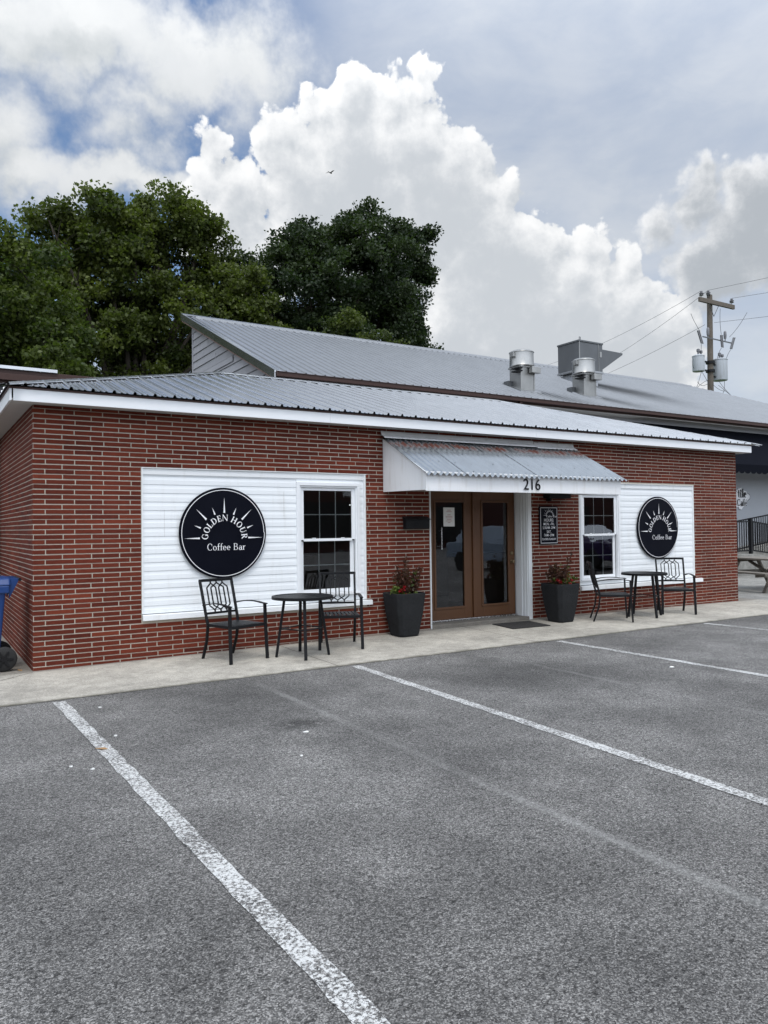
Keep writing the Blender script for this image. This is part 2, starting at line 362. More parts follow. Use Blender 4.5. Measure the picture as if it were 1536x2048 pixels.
def glyph(ch, T, t):
    s = .07   # serif overhang
    stem = lambda x, h=1., w=T, b=True, tp=True: rc(x, 0, x + w, h) + (rc(x - s, 0, x + w + s, t * .75) if b else []) + (rc(x - s, h - t * .75, x + w + s, h) if tp else [])
    if ch == 'O': return ring(.44, .5, .44, .52, T, t), .88
    if ch == 'G': return ring(.44, .5, .44, .52, T, t, 45, 330) + rc(.62, .06, .62 + T, .46) + rc(.54, .46 - t, .62 + T + .06, .46) + rc(.71, .64, .71 + t, .94), .90
    if ch == 'C': return ring(.42, .5, .42, .52, T, t, 45, 315) + rc(.66, .62, .66 + t, .92), .80
    if ch == 'L': return stem(.07) + rc(.07, 0, .62, t) + rc(.62 - t, 0, .62, .3), .66
    if ch == 'D': return stem(.07) + ring(.33, .5, .50, .5, T, t, -90, 90) + rc(.07, 0, .34, t) + rc(.07, 1 - t, .34, 1), .88
    if ch == 'E': return stem(.07) + rc(.07, 0, .62, t) + rc(.07, 1 - t, .60, 1) + rc(.07, .5 - t / 2, .5, .5 + t / 2) + rc(.62 - t, 0, .62, .28) + rc(.60 - t, .74, .60, 1) + rc(.5 - t, .4, .5, .6), .68
    if ch == 'N': return stem(.06, w=t) + stem(.78, w=t, b=False) + ln(.10, .97, .80, .02, T * .85), .92
    if ch == 'H': return stem(.07) + stem(.66) + rc(.1, .5 - t / 2, .8, .5 + t / 2), .95
    if ch == 'U': return rc(.07, .3, .07 + T, 1) + rc(0, 1 - t * .75, .07 + T + s, 1) + rc(.70, .3, .70 + t, 1) + rc(.62, 1 - t * .75, .85, 1) + ring(.385 + .02, .34, .335, .36, T * .9, t * 1.2, 180, 360), .88
    if ch == 'R': return stem(.07) + ring(.34, .745, .33, .255, T * .9, t, -90, 90) + rc(.1, .49, .36, .49 + t) + rc(.1, 1 - t, .36, 1) + ln(.36, .5, .70, .02, T * .9) + rc(.62, 0, .84, t * .75), .84
    if ch == 'B': return stem(.07) + ring(.34, .755, .27, .245, T * .9, t, -90, 90) + ring(.36, .27, .32, .27, T, t, -90, 90) + rc(.1, 0, .37, t) + rc(.1, .505, .37, .505 + t) + rc(.1, 1 - t, .36, 1), .74
    if ch == 'o': return ring(.29, .31, .29, .33, T, t), .60
    if ch == 'f': return rc(.12, 0, .12 + T, .82) + rc(.04, 0, .33, t * .8) + rc(0, .60 - t, .38, .60) + ring(.34, .82, .22, .22, T, t, 60, 180), .38
    if ch == 'e': return ring(.27, .31, .27, .33, T, t, 0, 315) + rc(.06, .30, .52, .30 + t), .55
    if ch == 'a': return ring(.23, .19, .22, .21, T, t) + rc(.36, 0, .36 + T, .42) + ring(.25, .42, .11 + T, .22, T, t, 0, 150) + rc(.36, 0, .56, t), .54
    if ch == 'r': return rc(.08, 0, .08 + T, .62) + rc(0, 0, .28, t * .8) + rc(0, .62 - t * .8, .1, .62) + ring(.34, .40, .20, .23, T, t, 50, 180), .44
    if ch == 't': return rc(.14, .1, .14 + T, .86) + rc(0, .62 - t, .40, .62) + ring(.30, .16, .16, .18, T, t, 180, 310), .42
    if ch == 'i': return rc(.08, 0, .08 + T, .62) + rc(0, 0, .08 + T + .08, t * .8) + rc(0, .62 - t * .8, .1, .62) + ring(.08 + T / 2, .80, T * .6, T * .6, T * .59, T * .59), .34
    if ch == 'l': return rc(.08, 0, .08 + T, 1.05) + rc(0, 0, .08 + T + .08, t * .8) + rc(0, 1.05 - t * .8, .1, 1.05), .34
    if ch == 'é': q, w = glyph('e', T, t); return q + ln(.22, .72, .40, .95, t * 1.3), w
    return [], .38
class Letters:
    """flat faces on the plane x,z seen from -y; each face a hair in front of the last"""
    def __init__(s): s.m = MB(); s.k = 0
    def add(s, quads, f):
        for q in quads:
            s.k += 1; y = -.0002 * s.k
            s.m.face([(*[f(x, z)[0]], y, f(x, z)[1]) for x, z in q])
    def text(s, txt, cx, z, h, T, t, sp=.04):
        ws = [glyph(c, T, t) for c in txt]; tot = sum(w for _, w in ws) + sp * (len(txt) - 1); x = cx - tot * h / 2
        for q, w in ws:
            s.add(q, lambda a, b, x=x: (x + a * h, z + b * h)); x += (w + sp) * h
    def arc(s, txt, cx, cz, r, h, T, t, a0, a1):
        ws = [glyph(c, T, t) for c in txt]; tot = sum(w for _, w in ws); u = 0
        for q, w in ws:
            am = R(a0 + (a1 - a0) * (u + w / 2) / tot); u += w
            ca, sa = cos(am - pi / 2), sin(am - pi / 2)
            def f(a, b, w=w, am=am, ca=ca, sa=sa):
                px, pz = (a - w / 2) * h, b * h
                return cx + r * cos(am) + px * ca - pz * sa, cz + r * sin(am) + px * sa + pz * ca
            s.add(q, f)
    def rays(s, cx, cz, k):
        for a, r0, r1, w in ((0, .555, .90, .036), (180, .555, .90, .036), (22.5, .577, .735, .036), (157.5, .577, .735, .036), (45, .574, .90, .042), (135, .574, .90, .042), (67.5, .555, .72, .036), (112.5, .555, .72, .036), (90, .554, .893, .042)):
            d = (cos(R(a)), sin(R(a))); n = (-d[1], d[0])
            s.add([[(r0 * d[0] - n[0] * w / 2, r0 * d[1] - n[1] * w / 2), (r1 * d[0], r1 * d[1]), (r0 * d[0] + n[0] * w / 2, r0 * d[1] + n[1] * w / 2)]], lambda x, z: (cx + x * k, cz + z * k))
def bfont(name, txt, size, loc, parent, mat, depth=0., sx=1., bold=0.):
    cu = bpy.data.curves.new(name, 'FONT'); cu.body = txt; cu.size = size; cu.align_x = 'CENTER'; cu.extrude = depth; cu.offset = bold
    o = bpy.data.objects.new(name, cu); COL.objects.link(o)
    dg = bpy.context.evaluated_depsgraph_get(); me = bpy.data.meshes.new_from_object(o.evaluated_get(dg)); bpy.data.objects.remove(o)
    me.transform(Matrix.Scale(sx, 4, (1, 0, 0))); me.transform(Matrix.Rotation(pi / 2, 4, 'X'))
    me.materials.clear(); me.materials.append(mat)
    m = bpy.data.objects.new(name, me); COL.objects.link(m); m.parent = parent; m.location = loc; return m

def gz(x, y):   # height of the walk, which swells a little towards the middle of the wall
    return .004 + .035 * sin(pi * min(max(x / L, 0), 1)) * min(max((y + 1.69) / 1.69, 0), 1)

# ------------------------------------------------------------------ ground
def grid(name, x0, x1, y0, y1, nx, ny, f, mat):
    m = MB(); 
    for j in range(ny + 1):
        for i in range(nx + 1):
            x, y = x0 + (x1 - x0) * i / nx, y0 + (y1 - y0) * j / ny; m.v.append((x, y, f(x, y)))
    for j in range(ny):
        for i in range(nx): a = j * (nx + 1) + i; m._q((a, a + 1, a + nx + 2, a + nx + 1))
    return m.build(name, mat, fixn=False)
M['grass'] = simple('rough_grass', (.05, .075, .025), .95, var=.4, vs=.7)
struct(grid('ground', -400, 400, -400, 400, 1, 1, lambda x, y: -.05, M['grass']))
struct(grid('parking_lot', -45, 60, -60, -1.66, 1, 1, lambda x, y: 0., M['asphalt']))
struct(grid('driveway', -45, -4.2, -1.66, 30, 1, 1, lambda x, y: 0., M['asphalt']))
struct(grid('sidewalk', -4.2, 13.38, -1.69, .3, 70, 12, gz, M['concrete']))
struct(grid('side_path', -4.2, 0, .3, 8, 4, 8, lambda x, y: .004, M['concrete']))
struct(grid('patio', 13.4, 45, -1.66, 12, 1, 1, lambda x, y: -.03, M['concrete_dark']))
def joints(name):
    m = MB(); zz = .0015
    for x in (-2.9, 2.91, 5.9, 8.9, 11.9):
        a = [(x + .006 * random.uniform(-1, 1), -1.69 + 1.69 * i / 10) for i in range(11)]
        for (xa, ya), (xb, yb) in zip(a[:-1], a[1:]):
            m.face([(xa - .004, ya, gz(xa, ya) + zz), (xa + .004, ya, gz(xa, ya) + zz), (xb + .004, yb, gz(xb, yb) + zz), (xb - .004, yb, gz(xb, yb) + zz)])
    a = [(-.02, -.08), (-.4, -.42), (-.9, -.62), (-1.6, -.85)]
    for (xa, ya), (xb, yb) in zip(a[:-1], a[1:]): m.face([(xa, ya, .0065), (xa + .008, ya - .004, .0065), (xb + .008, yb - .004, .0065), (xb, yb, .0065)])
    return struct(m.build(name, M['soil'], fixn=False))
joints('expansion_joint')
def stripe(x, y0, y1, w, mat, z, tilt=0.):
    m = MB(); n = 60; e = [(random.uniform(-1, 1) * .006, random.uniform(-1, 1) * .006) for _ in range(n + 1)]
    for i in range(n):
        ya, yb = y0 + (y1 - y0) * i / n, y0 + (y1 - y0) * (i + 1) / n; xa, xb = x + tilt * i / n, x + tilt * (i + 1) / n
        m.face([(xa - w / 2 + e[i][0], ya, z), (xa + w / 2 + e[i][1], ya, z), (xb + w / 2 + e[i + 1][1], yb, z), (xb - w / 2 + e[i + 1][0], yb, z)])
    return struct(m.build('parking_line', mat, fixn=False))
for x, tilt in ((-3.1, .0), (.0, .1), (3.07, -.2), (6.19, .03), (9.29, .4), (12.4, .3)): stripe(x, -1.76, -7.4, .105, M['line'], .004, tilt)
# ------------------------------------------------------------------ the brick building
BB = thing('brick_building', 'single-storey red brick building with white siding panels and a low ribbed metal hip roof', 'building')
YB = 5.78
def sub_int(iv, cut):
    out = []
    for a, b in iv:
        for c, d in cut:
            pass
        segs = [(a, b)]
        for c, d in cut:
            ns = []
            for p, q in segs:
                if d <= p or c >= q: ns.append((p, q)); continue
                if c > p: ns.append((p, c))
                if d < q: ns.append((d, q))
            segs = ns
        out += segs
    return out
OPEN = [(1.177, 4.262, .468, 2.292), (5.35, 7.36, -.1, 2.16), (8.44, 11.50, .44, 2.272)]
COURSE = H / 52.5
def brick_wall(length, openings, to3d, zlo, end_closers=True):
    """bricks as shallow blocks 5 mm proud of the mortar; to3d(u, out, z)"""
    b = MB(); JT = .0112; BL = .3085
    for k in range(54):
        z0 = k * COURSE + JT / 2 - .012; z1 = z0 + COURSE - JT
        if z0 >= H - .004: break
        z1 = min(z1, H - .002); zj = random.uniform(-.0012, .0012)
        u = -BL + (0.125 if k % 2 else .305) + random.uniform(-.006, .006)
        iv = []
        while u < length:
            j = random.uniform(-.004, .004); iv.append((u + JT / 2, u + BL - JT / 2 + j)); u += BL + j
        cut = [(o[0] - JT * .6, o[1] + JT * .6) for o in openings if z1 > o[2] + .004 and z0 < o[3] - .004]
        cut += [(-9, .0), (length, 99)]
        for a, c in iv:
            for p, q in sub_int([(a, c)], cut):
                if q - p < .012: continue
                b.tone = min(1, max(0, random.gauss(.5, .15))); o = random.uniform(.0035, .0065); zz = random.uniform(-.0008, .0008) + zj; e = .0012
                f0 = [to3d(p, 0, z0 + zz), to3d(q, 0, z0 + zz), to3d(q, 0, z1 + zz), to3d(p, 0, z1 + zz)]
                f1 = [to3d(p + e, o, z0 + zz + e), to3d(q - e, o, z0 + zz + e), to3d(q - e, o, z1 + zz - e), to3d(p + e, o, z1 + zz - e)]
                n = len(b.v); b.v += f0 + f1; b._q((n + 4, n + 5, n + 6, n + 7))
                for i in range(4): j2 = (i + 1) % 4; b._q((n + i, n + j2, n + 4 + j2, n + 4 + i))
    return b
bf = brick_wall(L, OPEN, lambda u, o, z: (u, -o, z), 0)
bs = brick_wall(YB, [], lambda u, o, z: (-o, u, z), 0)
br_ = brick_wall(YB, [], lambda u, o, z: (L + o, u, z), 0)
wall = MB()   # mortar body: the front wall with its openings, the side walls
xs = [0, 1.177, 4.262, 5.35, 7.36, 8.44, 11.50, L]
for i, (a, c) in enumerate(zip(xs[:-1], xs[1:])):
    if i % 2 == 0: wall.box(a, c, .0, .2, -.05, H)
    else:
        o = OPEN[i // 2]
        if o[2] > 0: wall.box(a, c, .0, .2, -.05, o[2])
        wall.box(a, c, .0, .2, o[3], H)
wall.box(0, .2, .2, YB, -.05, H); wall.box(L - .2, L, .2, YB, -.05, H)
W0 = wall.build('wall', M['mortar'], BB, fixn=False)
def bricks(b): return b.build('brick_facing', M['brick'], W0, fixn=False)
bricks(bf); bricks(bs); bricks(br_)
# soffit, fascia
so = MB()
so.box(-.235, 12.96, -.235, .01, H + .002, H + .02); so.box(-.235, .01, .012, YB, H + .002, H + .02); so.box(L - .01, 12.96, .012, YB, H + .002, H + .02)
SO = so.build('soffit', M['soffit'], BB)
sv = MB()
for i in range(11 * 6): sv.box(-.2 + .2 * i, -.2 + .2 * i + .012, -.215, -.02, H - .001, H + .0015)
for y in (-.228, -.005): sv.box(-.23, 12.95, y, y + .008, H - .002, H + .0012)
sv.build('soffit_rib', M['soffit'], SO)
fs = MB()
fx = [-.222, 3.58, 7.25, 10.9, 12.982]
for a, b in zip(fx[:-1], fx[1:]): fs.box(a + .001, b - .001, -.26, -.237, H - .012, H + .128)
FA = fs.build('fascia', M['white_vinyl'], BB, bevel=.003)
f2 = MB(); f2.box(-.258, -.236, -.258, YB, H - .012, H + .128); f2.build('fascia', M['white_vinyl'], BB, bevel=.003)
f3 = MB(); f3.box(12.962, 12.984, -.235, YB, H - .012, H + .128); f3.build('fascia', M['white_vinyl'], BB, bevel=.003)
de = MB(); de.box(-.268, 12.99, -.268, -.2605, H + .118, H + .139); de.box(-.268, -.2605, -.26, YB, H + .118, H + .139)
de.build('drip_edge', M['gutter'], FA)
# hip roof of ribbed sheets
EY, ZE, MS = -.30, 3.098, .3085
EX0, EX1 = -.29, 13.12
RY = 3.33; HX0, HX1 = EX0 + (RY - EY), EX1 - (RY - EY)
def rib_profile(u0, u1, pitch, off=0.):
    prof = [(0, 0), (.010, .027), (.034, .027), (.043, 0), (.088, 0), (.094, .008), (.108, .008), (.114, 0), (.150, 0), (.156, .008), (.170, .008), (.176, 0)]
    pts = [(u0, 0)]; k = math.floor((u0 - off) / pitch)
    while off + k * pitch < u1:
        for a, h in prof:
            u = off + k * pitch + a * pitch / .2286
            if u0 < u < u1: pts.append((u, h))
        k += 1
    pts.append((u1, 0)); return pts
def sheet(m, us, top, bot, to3d):
    for (a, ha), (b, hb) in zip(us[:-1], us[1:]):
        ta, tb = top(a), top(b)
        if ta <= bot + 1e-4 and tb <= bot + 1e-4: continue
        m.face([to3d(a, bot, ha), to3d(b, bot, hb), to3d(b, tb, hb), to3d(a, ta, ha)])
rf = MB()
us = rib_profile(EX0, EX1, .2286, .10)
us = sorted(set(us + [(HX0, 0), (HX1, 0)]))
sheet(rf, us, lambda x: max(EY, min(RY, EY + (x - EX0), EY + (EX1 - x))), EY, lambda x, y, h: (x, y - .3 * h, ZE + MS * (y - EY) + h))
RF = rf.build('roof', M['roof'], BB, fixn=False)
r2 = MB(); us = rib_profile(EY, YB, .2286, .05)
sheet(r2, us, lambda y: max(0, min(RY - EY, y - EY, 2 * RY - EY - y)), 0, lambda y, d, h: (EX0 + d, y, ZE + MS * d + h))
r2.build('roof', M['roof'], BB, fixn=False)
r3 = MB()
sheet(r3, us, lambda y: max(0, min(RY - EY, y - EY, 2 * RY - EY - y)), 0, lambda y, d, h: (EX1 - d, y, ZE + MS * d + h))
r3.build('roof', M['roof'], BB, fixn=False)
r4 = MB(); bk = YB - RY; zr = ZE + MS * (RY - EY)
r4.face([(HX0, RY, zr), (HX1, RY, zr), (HX1 + bk, YB, zr - MS * bk), (HX0 - bk, YB, zr - MS * bk)]); r4.build('roof', M['roof'], BB, fixn=False)
cp = MB()
def cap(m, p, q, n1, n2, w=.15, lift=.031):
    p, q = Vector(p), Vector(q); up = Vector((0, 0, 1))
    A, B = Vector(n1), Vector(n2); c0, c1 = p + up * lift, q + up * lift
    segs = 10
    for i in range(segs):
        a = c0.lerp(c1, i / segs); b = c0.lerp(c1, (i + 1) / segs)
        for D in (A, B):
            m.face([a, b, b + D * w, a + D * w]); m.face([a + D * w, b + D * w, b + D * w - up * .012, a + D * w - up * .012])
dF = Vector((0, -1, -MS)).normalized(); dB = Vector((0, 1, -MS)).normalized(); dL = Vector((-1, 0, -MS)).normalized(); dR = Vector((1, 0, -MS)).normalized()
cap(cp, (HX0 - .05, RY, zr), (HX1 + .05, RY, zr), dF, dB)
cap(cp, (EX0 + .02, EY + .02, ZE), (HX0, RY, zr), (dF + dR * .0 + Vector((1, 0, MS)) * .0).normalized(), dL, .135, .031)
cap(cp, (EX1 - .02, EY + .02, ZE), (HX1, RY, zr), dF, dR, .135, .031)
cp.build('ridge_cap', M['roof'], RF)

# siding bays
def siding(x0, x1, z0, z1, yb=.03, pitch=.1037):
    m = MB(); prof = [(0, .007), (.0005, .0138), (.003, .0142), (.056, .0134), (.064, .0116), (.08, .0098), (.1032, .0088)]
    z = z0 - .012; pts = []
    while z < z1:
        for a, d in prof:
            pts.append((max(z0, min(z + a, z1)), d))
        z += pitch
    for (za, da), (zb, db) in zip(pts[:-1], pts[1:]):
        if zb - za < 1e-5 and da == db: continue
        m.face([(x0, yb - da, za), (x1, yb - da, za), (x1, yb - db, zb), (x0, yb - db, zb)])
    return m
def window(x0, x1, z0, z1, gx0, gx1, mid, tx, sill_z):
    """casing box x0..x1 z0..z1, glass gx0..gx1, meeting rail mid"""
    w = thing_part('window'); 
    c = MB(); cw = .045
    c.box(x0, x1, -.012, .05, z1 - cw, z1); c.box(x0, x0 + cw, -.012, .05, z0, z1 - cw); c.box(x1 - cw, x1, -.012, .05, z0, z1 - cw); c.box(x0, x1, -.02, .05, z0 - .03, z0)
    i = .012
    c.box(x0 + cw, x1 - cw, .004, .05, z1 - cw - .022, z1 - cw); c.box(x0 + cw, x0 + cw + .022, .004, .05, z0, z1 - cw - .022); c.box(x1 - cw - .022, x1 - cw, .004, .05, z0, z1 - cw - .022)
    W = c.build('window', M['white_vinyl'], BB, bevel=.003)
    fx0, fx1 = gx0 - .035, gx1 + .035
    up = MB(); y0, y1 = .028, .055; zt = z1 - cw - .022
    up.box(x0 + cw + .022, gx0, y0, y1, mid, zt); up.box(gx1, x1 - cw - .022, y0, y1, mid, zt); up.box(gx0, gx1, y0, y1, zt - .042, zt); up.box(gx0, gx1, y0 - .012, y1, mid - .018, mid + .018)
    for k in (1, 2): xm = gx0 + (gx1 - gx0) * k / 3; up.box(xm - .0065, xm + .0065, y0 + .013, y1 - .004, mid + .018, zt - .042)
    zm = (mid + .018 + zt - .042) / 2; up.box(gx0, gx1, y0 + .0125, y1 - .005, zm - .0065, zm + .0065)
    for k in (.2, .8): xm = gx0 + (gx1 - gx0) * k; up.box(xm - .025, xm + .025, y0 - .016, y0 - .002, mid + .0185, mid + .028)
    up.build('sash', M['white_vinyl'], W, bevel=.002)
    g = MB(); g.face([(gx0, y0 + .008, mid), (gx1, y0 + .008, mid), (gx1, y0 + .008, zt - .03), (gx0, y0 + .008, zt - .03)]); g.build('pane', M['glass'], W, fixn=False)
    lo = MB(); y0, y1 = .060, .085; zb = z0 + .055
    lo.box(gx0 - .05, gx0 + .006, y0, y1, z0, mid - .018); lo.box(gx1 - .012, gx1 + .05, y0, y1, z0, mid - .018); lo.box(gx0, gx1, y0 + .001, y1, z0, zb)
    for k in (1, 2): xm = gx0 + (gx1 - gx0) * k / 3; lo.box(xm - .0065, xm + .0065, y0 + .013, y1 - .004, zb, mid - .018)
    zm = (zb + mid - .018) / 2; lo.box(gx0, gx1, y0 + .0125, y1 - .005, zm - .0065, zm + .0065)
    lo.build('sash', M['white_vinyl'], W, bevel=.002)
    g = MB(); g.face([(gx0, y0 + .007, zb - .01), (gx1, y0 + .007, zb - .01), (gx1, y0 + .007, mid), (gx0, y0 + .007, mid)]); g.build('pane', M['glass'], W, fixn=False)
    return W
def thing_part(n): return None
def bay(x0, x1, z0, z1, win, zs0, zs1, sx1):
    wx0, wx1, wz0, wz1 = win[:4]
    m = MB()
    for a, b, lo, hi in ((x0 + .02, wx0, z0, z1 - .085), (wx1, x1 - .028, z0, z1 - .085), (wx0, wx1, z0, wz0 - .03), (wx0, wx1, wz1, z1 - .085)):
        if b - a < .01 or hi - lo < .005: continue
        q = siding(a, b, lo, hi); n = len(m.v); m.v += q.v
        for f in q.f: m._q(tuple(n + i for i in f))
    S = m.build('siding', M['siding'], BB, fixn=False)
    t = MB(); t.box(x0 + .001, x0 + .02, -.003, .05, z0, z1); t.box(x1 - .028, x1 - .001, -.003, .05, z0, z1 - .001); t.box(x0 + .02, x1 - .028, .006, .05, z1 - .085, z1 - .012)
    t.box(x0 - .0, x1 + .012, -.010, .05, z1 - .011, z1 - .002)
    t.build('siding_trim', M['white_trim'], S, bevel=.002)
    sl = MB(); sl.hexa([(x0 + .004, -.045, zs0), (sx1, -.045, zs0), (sx1, .1, zs0), (x0 + .004, .1, zs0)], [(x0 + .004, -.042, zs1 - .012), (sx1, -.042, zs1 - .012), (sx1, .1, zs1), (x0 + .004, .1, zs1)])
    sl.build('sill', M['white_trim'], BB, bevel=.003)
bay(1.177, 4.262, .545, 2.292, (3.20, 4.168, .66, 2.160), .468, .543, 4.338)
window(3.20, 4.168, .66, 2.160, 3.316, 4.050, 1.384, 0, 0)
bay(8.44, 11.50, .525, 2.272, (8.462, 9.452, .625, 2.125), .44, .520, 11.69)
window(8.462, 9.452, .625, 2.125, 8.592, 9.335, 1.375, 0, 0)
for (x, z) in ((1.45, 1.62), (3.02, 1.86)): nb = MB(); nb.box(x, x + .002, .0105, .0125, z - .16, z + .17); nb.build('siding_seam', M['soffit'], BB)

# door recess: step, jambs, two glazed doors
st = MB(); st.box(5.35, 7.34, -.006, .42, -.05, .088); st.build('doorstep', M['concrete'], BB, bevel=.008)
th = MB(); th.box(5.47, 7.27, .235, .33, .0885, .112); th.build('threshold', M['steel'], BB, bevel=.003)
jb = MB()
jb.box(7.272, 7.355, .015, .40, .0885, 2.155); jb.box(7.285, 7.357, -.008, .0149, .03, 2.158); jb.box(7.252, 7.2718, .12, .26, .0885, 2.10); jb.box(7.262, 7.2719, .06, .119, .0885, 2.11)
jb.box(5.352, 5.375, -.008, .40, .03, 2.158); jb.box(5.3755, 5.47, .262, .40, .0885, 2.155); jb.box(5.3755, 7.2718, .255, .40, 2.10, 2.155)
jb.box(5.3755, 7.2718, .0, .2549, 2.115, 2.157)
jb.build('door_frame', M['white_trim'], BB, bevel=.004)
def door(x0, x1, gx0, gx1, astragal):
    y0, y1 = .285, .328; z0, z1 = .113, 2.10; gz0, gz1 = .30, 1.925
    m = MB(); m.box(x0, gx0, y0, y1, z0, z1); m.box(gx1, x1, y0, y1, z0, z1); m.box(gx0, gx1, y0, y1, z0, gz0); m.box(gx0, gx1, y0, y1, gz1, z1)
    b = .03
    D = m.build('door', M['door'], BB, bevel=.003)
    bd = MB()
    bd.box(gx0 - b, gx1 + b, y0 - .014, y0 - .0005, gz0 - b, gz0 + .006); bd.box(gx0 - b, gx1 + b, y0 - .014, y0 - .0005, gz1 - .006, gz1 + b)
    bd.box(gx0 - b, gx0 + .006, y0 - .014, y0 - .0005, gz0 + .0065, gz1 - .0065); bd.box(gx1 - .006, gx1 + b, y0 - .014, y0 - .0005, gz0 + .0065, gz1 - .0065)
    bd.build('glazing_bead', M['door'], D, bevel=.005)
    g = MB(); g.face([(gx0 - .005, y0 + .012, gz0 - .005), (gx1 + .005, y0 + .012, gz0 - .005), (gx1 + .005, y0 + .012, gz1 + .005), (gx0 - .005, y0 + .012, gz1 + .005)]); g.build('pane', M['glass'], D, fixn=False)
    return D
D1 = door(5.475, 6.365, 5.655, 6.205, True); D2 = door(6.42, 7.25, 6.575, 7.105, False)
a = MB(); a.box(6.366, 6.419, .255, .325, .113, 2.10); a.build('astragal', M['door'], BB, bevel=.004)
h = MB(); h.tube([(5.735, .225, 1.19), (5.735, .225, 1.53)], .0095, 10)
for z in (1.24, 1.48): h.tube([(5.735, .225, z), (5.735, .285, z)], .006, 8)
h.build('door_handle', M['steel'], D1, smooth=True)
k = MB(); k.lathe([(.028, 0), (.028, -.006), (.012, -.01), (.012, -.03), (.026, -.038), (.030, -.05), (.026, -.062), (0, -.066)], (7.175, .284, .965), 16, 'y'); k.build('door_knob', M['brass'], D2, smooth=True)
k = MB(); k.lathe([(.030, 0), (.030, -.012), (.024, -.02), (0, -.021)], (7.175, .284, 1.10), 16, 'y'); k.build('deadbolt', M['brass'], D2, smooth=True)

# entrance awning
AX0, AX1, AY = 4.55, 8.215, -1.09
aw = MB(); aw.box(AX0 - .012, AX1 + .012, AY, AY + .022, 2.012, 2.268); 
AW = aw.build('awning', M['white_board'], BB, bevel=.003)
for x in (AX0, AX1 - .018):
    s = MB(); b0 = [(x, AY + .0225, 2.03), (x, -.008, 2.046), (x, -.008, 2.80), (x, AY + .0225, 2.262)]
    s.hexa(b0, [(p[0] + .018, p[1], p[2]) for p in b0]); s.build('side_panel', M['white_board'], AW)
s = MB(); s.box(AX0 + .019, AX1 - .019, AY + .023, -.009, 2.075, 2.09); s.build('awning_ceiling', M['white_board'], AW)
s = MB(); x = AX0 - .055; pts = []
n = int((AX1 + .10 - x) / .096 * 8)
for i in range(n + 1): pts.append((x + i * .096 / 8, .017 * cos(2 * pi * i / 8)))
jag = {}
for i in range(n):
    (xa, ha), (xb, hb) = pts[i], pts[i + 1]
    sh = int((xa - x) / .66); e = jag.setdefault(sh, random.uniform(-.012, .012)); ov = .007 * (sh % 2)
    P = lambda xx, hh, y: (xx, y, 2.835 + (y) * .532 + hh + ov)
    s.face([P(xa, ha, AY - .055 + e), P(xb, hb, AY - .055 + e), P(xb, hb, -.55), P(xa, ha, -.55)]); s.face([P(xa, ha, -.55), P(xb, hb, -.55), P(xb, hb, -.01), P(xa, ha, -.01)])
o = s.build('awning_roof', M['awning_metal'], AW, fixn=False, smooth=True)
sc = MB()
for j, y in enumerate((AY + .03, -.78, -.46, -.2)):
    for i in range(28): xx = x + .034 + i * .1356 + (j % 2) * .03; sc.lathe([(.008, 0), (.006, .005), (0, .006)], (xx, y, 2.835 + y * .532 + .018), 6)
sc.build('roof_screws', M['unit'], AW)['kind'] = 'stuff'
s = MB()
for xa, xb, zz in ((AX0 - .03, 7.42, 2.842), (7.43, AX1 + .11, 2.828)):
    s.face([(xa, -.004, zz + .075), (xb, -.004, zz + .075), (xb, -.02, zz + .02), (xa, -.02, zz + .02)]); s.face([(xa, -.02, zz + .02), (xb, -.02, zz + .02), (xb, -.10, zz - .022), (xa, -.10, zz - .022)])
    s.face([(xa, -.10, zz - .022), (xb, -.10, zz - .022), (xb, -.102, zz - .034), (xa, -.102, zz - .034)])
s.build('flashing', M['white_board'], AW, fixn=False)
nm = bfont('house_number', '216', .222, (6.37, AY - .008, 2.056), AW, M['black_metal'], .005, 1.0, .0)
# dark box fixture under the awning
s = MB(); s.box(7.62, 8.1, -.16, -.008, 1.985, 2.055); s.box(7.68, 7.72, -.1, -.008, 1.94, 1.984); s.build('dark_fixture', M['black_metal'], BB, bevel=.006)
s = MB(); s.box(-.075, -.02, 3.56, 3.62, .02, H); s.build('downspout', M['unit'], BB, bevel=.006)
# dim room behind the glass
s = MB(); s.box(.25, 12.6, .21, 4.6, .0, .02); IN = s.build('room_floor', M['room'], BB)
s = MB(); s.box(.25, 12.6, 4.4, 4.45, .02, 2.6); s.box(.25, .28, .21, 4.4, .02, 2.6); s.box(12.57, 12.6, .21, 4.4, .02, 2.6); s.box(.25, 12.6, .21, 4.4, 2.6, 2.63); s.build('room_wall', M['room'], BB)
for q in ((1.5, 5.0, 3.0, 3.5, .02, 1.05), (8.2, 11.6, 2.8, 3.4, .02, 1.0)): s = MB(); s.box(*q); s.build('counter', M['counter'], BB, bevel=.01)
s = MB(); s.box(3.6, 5.2, 4.2, 4.39, 1.55, 1.6); s.build('shelf', M['counter'], BB)
m_, t_, b_ = newmat('fluorescent_tube'); b_.inputs['Emission Color'].default_value = (.9, .96, 1, 1); b_.inputs['Emission Strength'].default_value = 1.1
s = MB(); s.box(6.02, 6.5, 3.55, 3.62, 1.97, 1.99); s.build('lamp_tube', m_, BB)
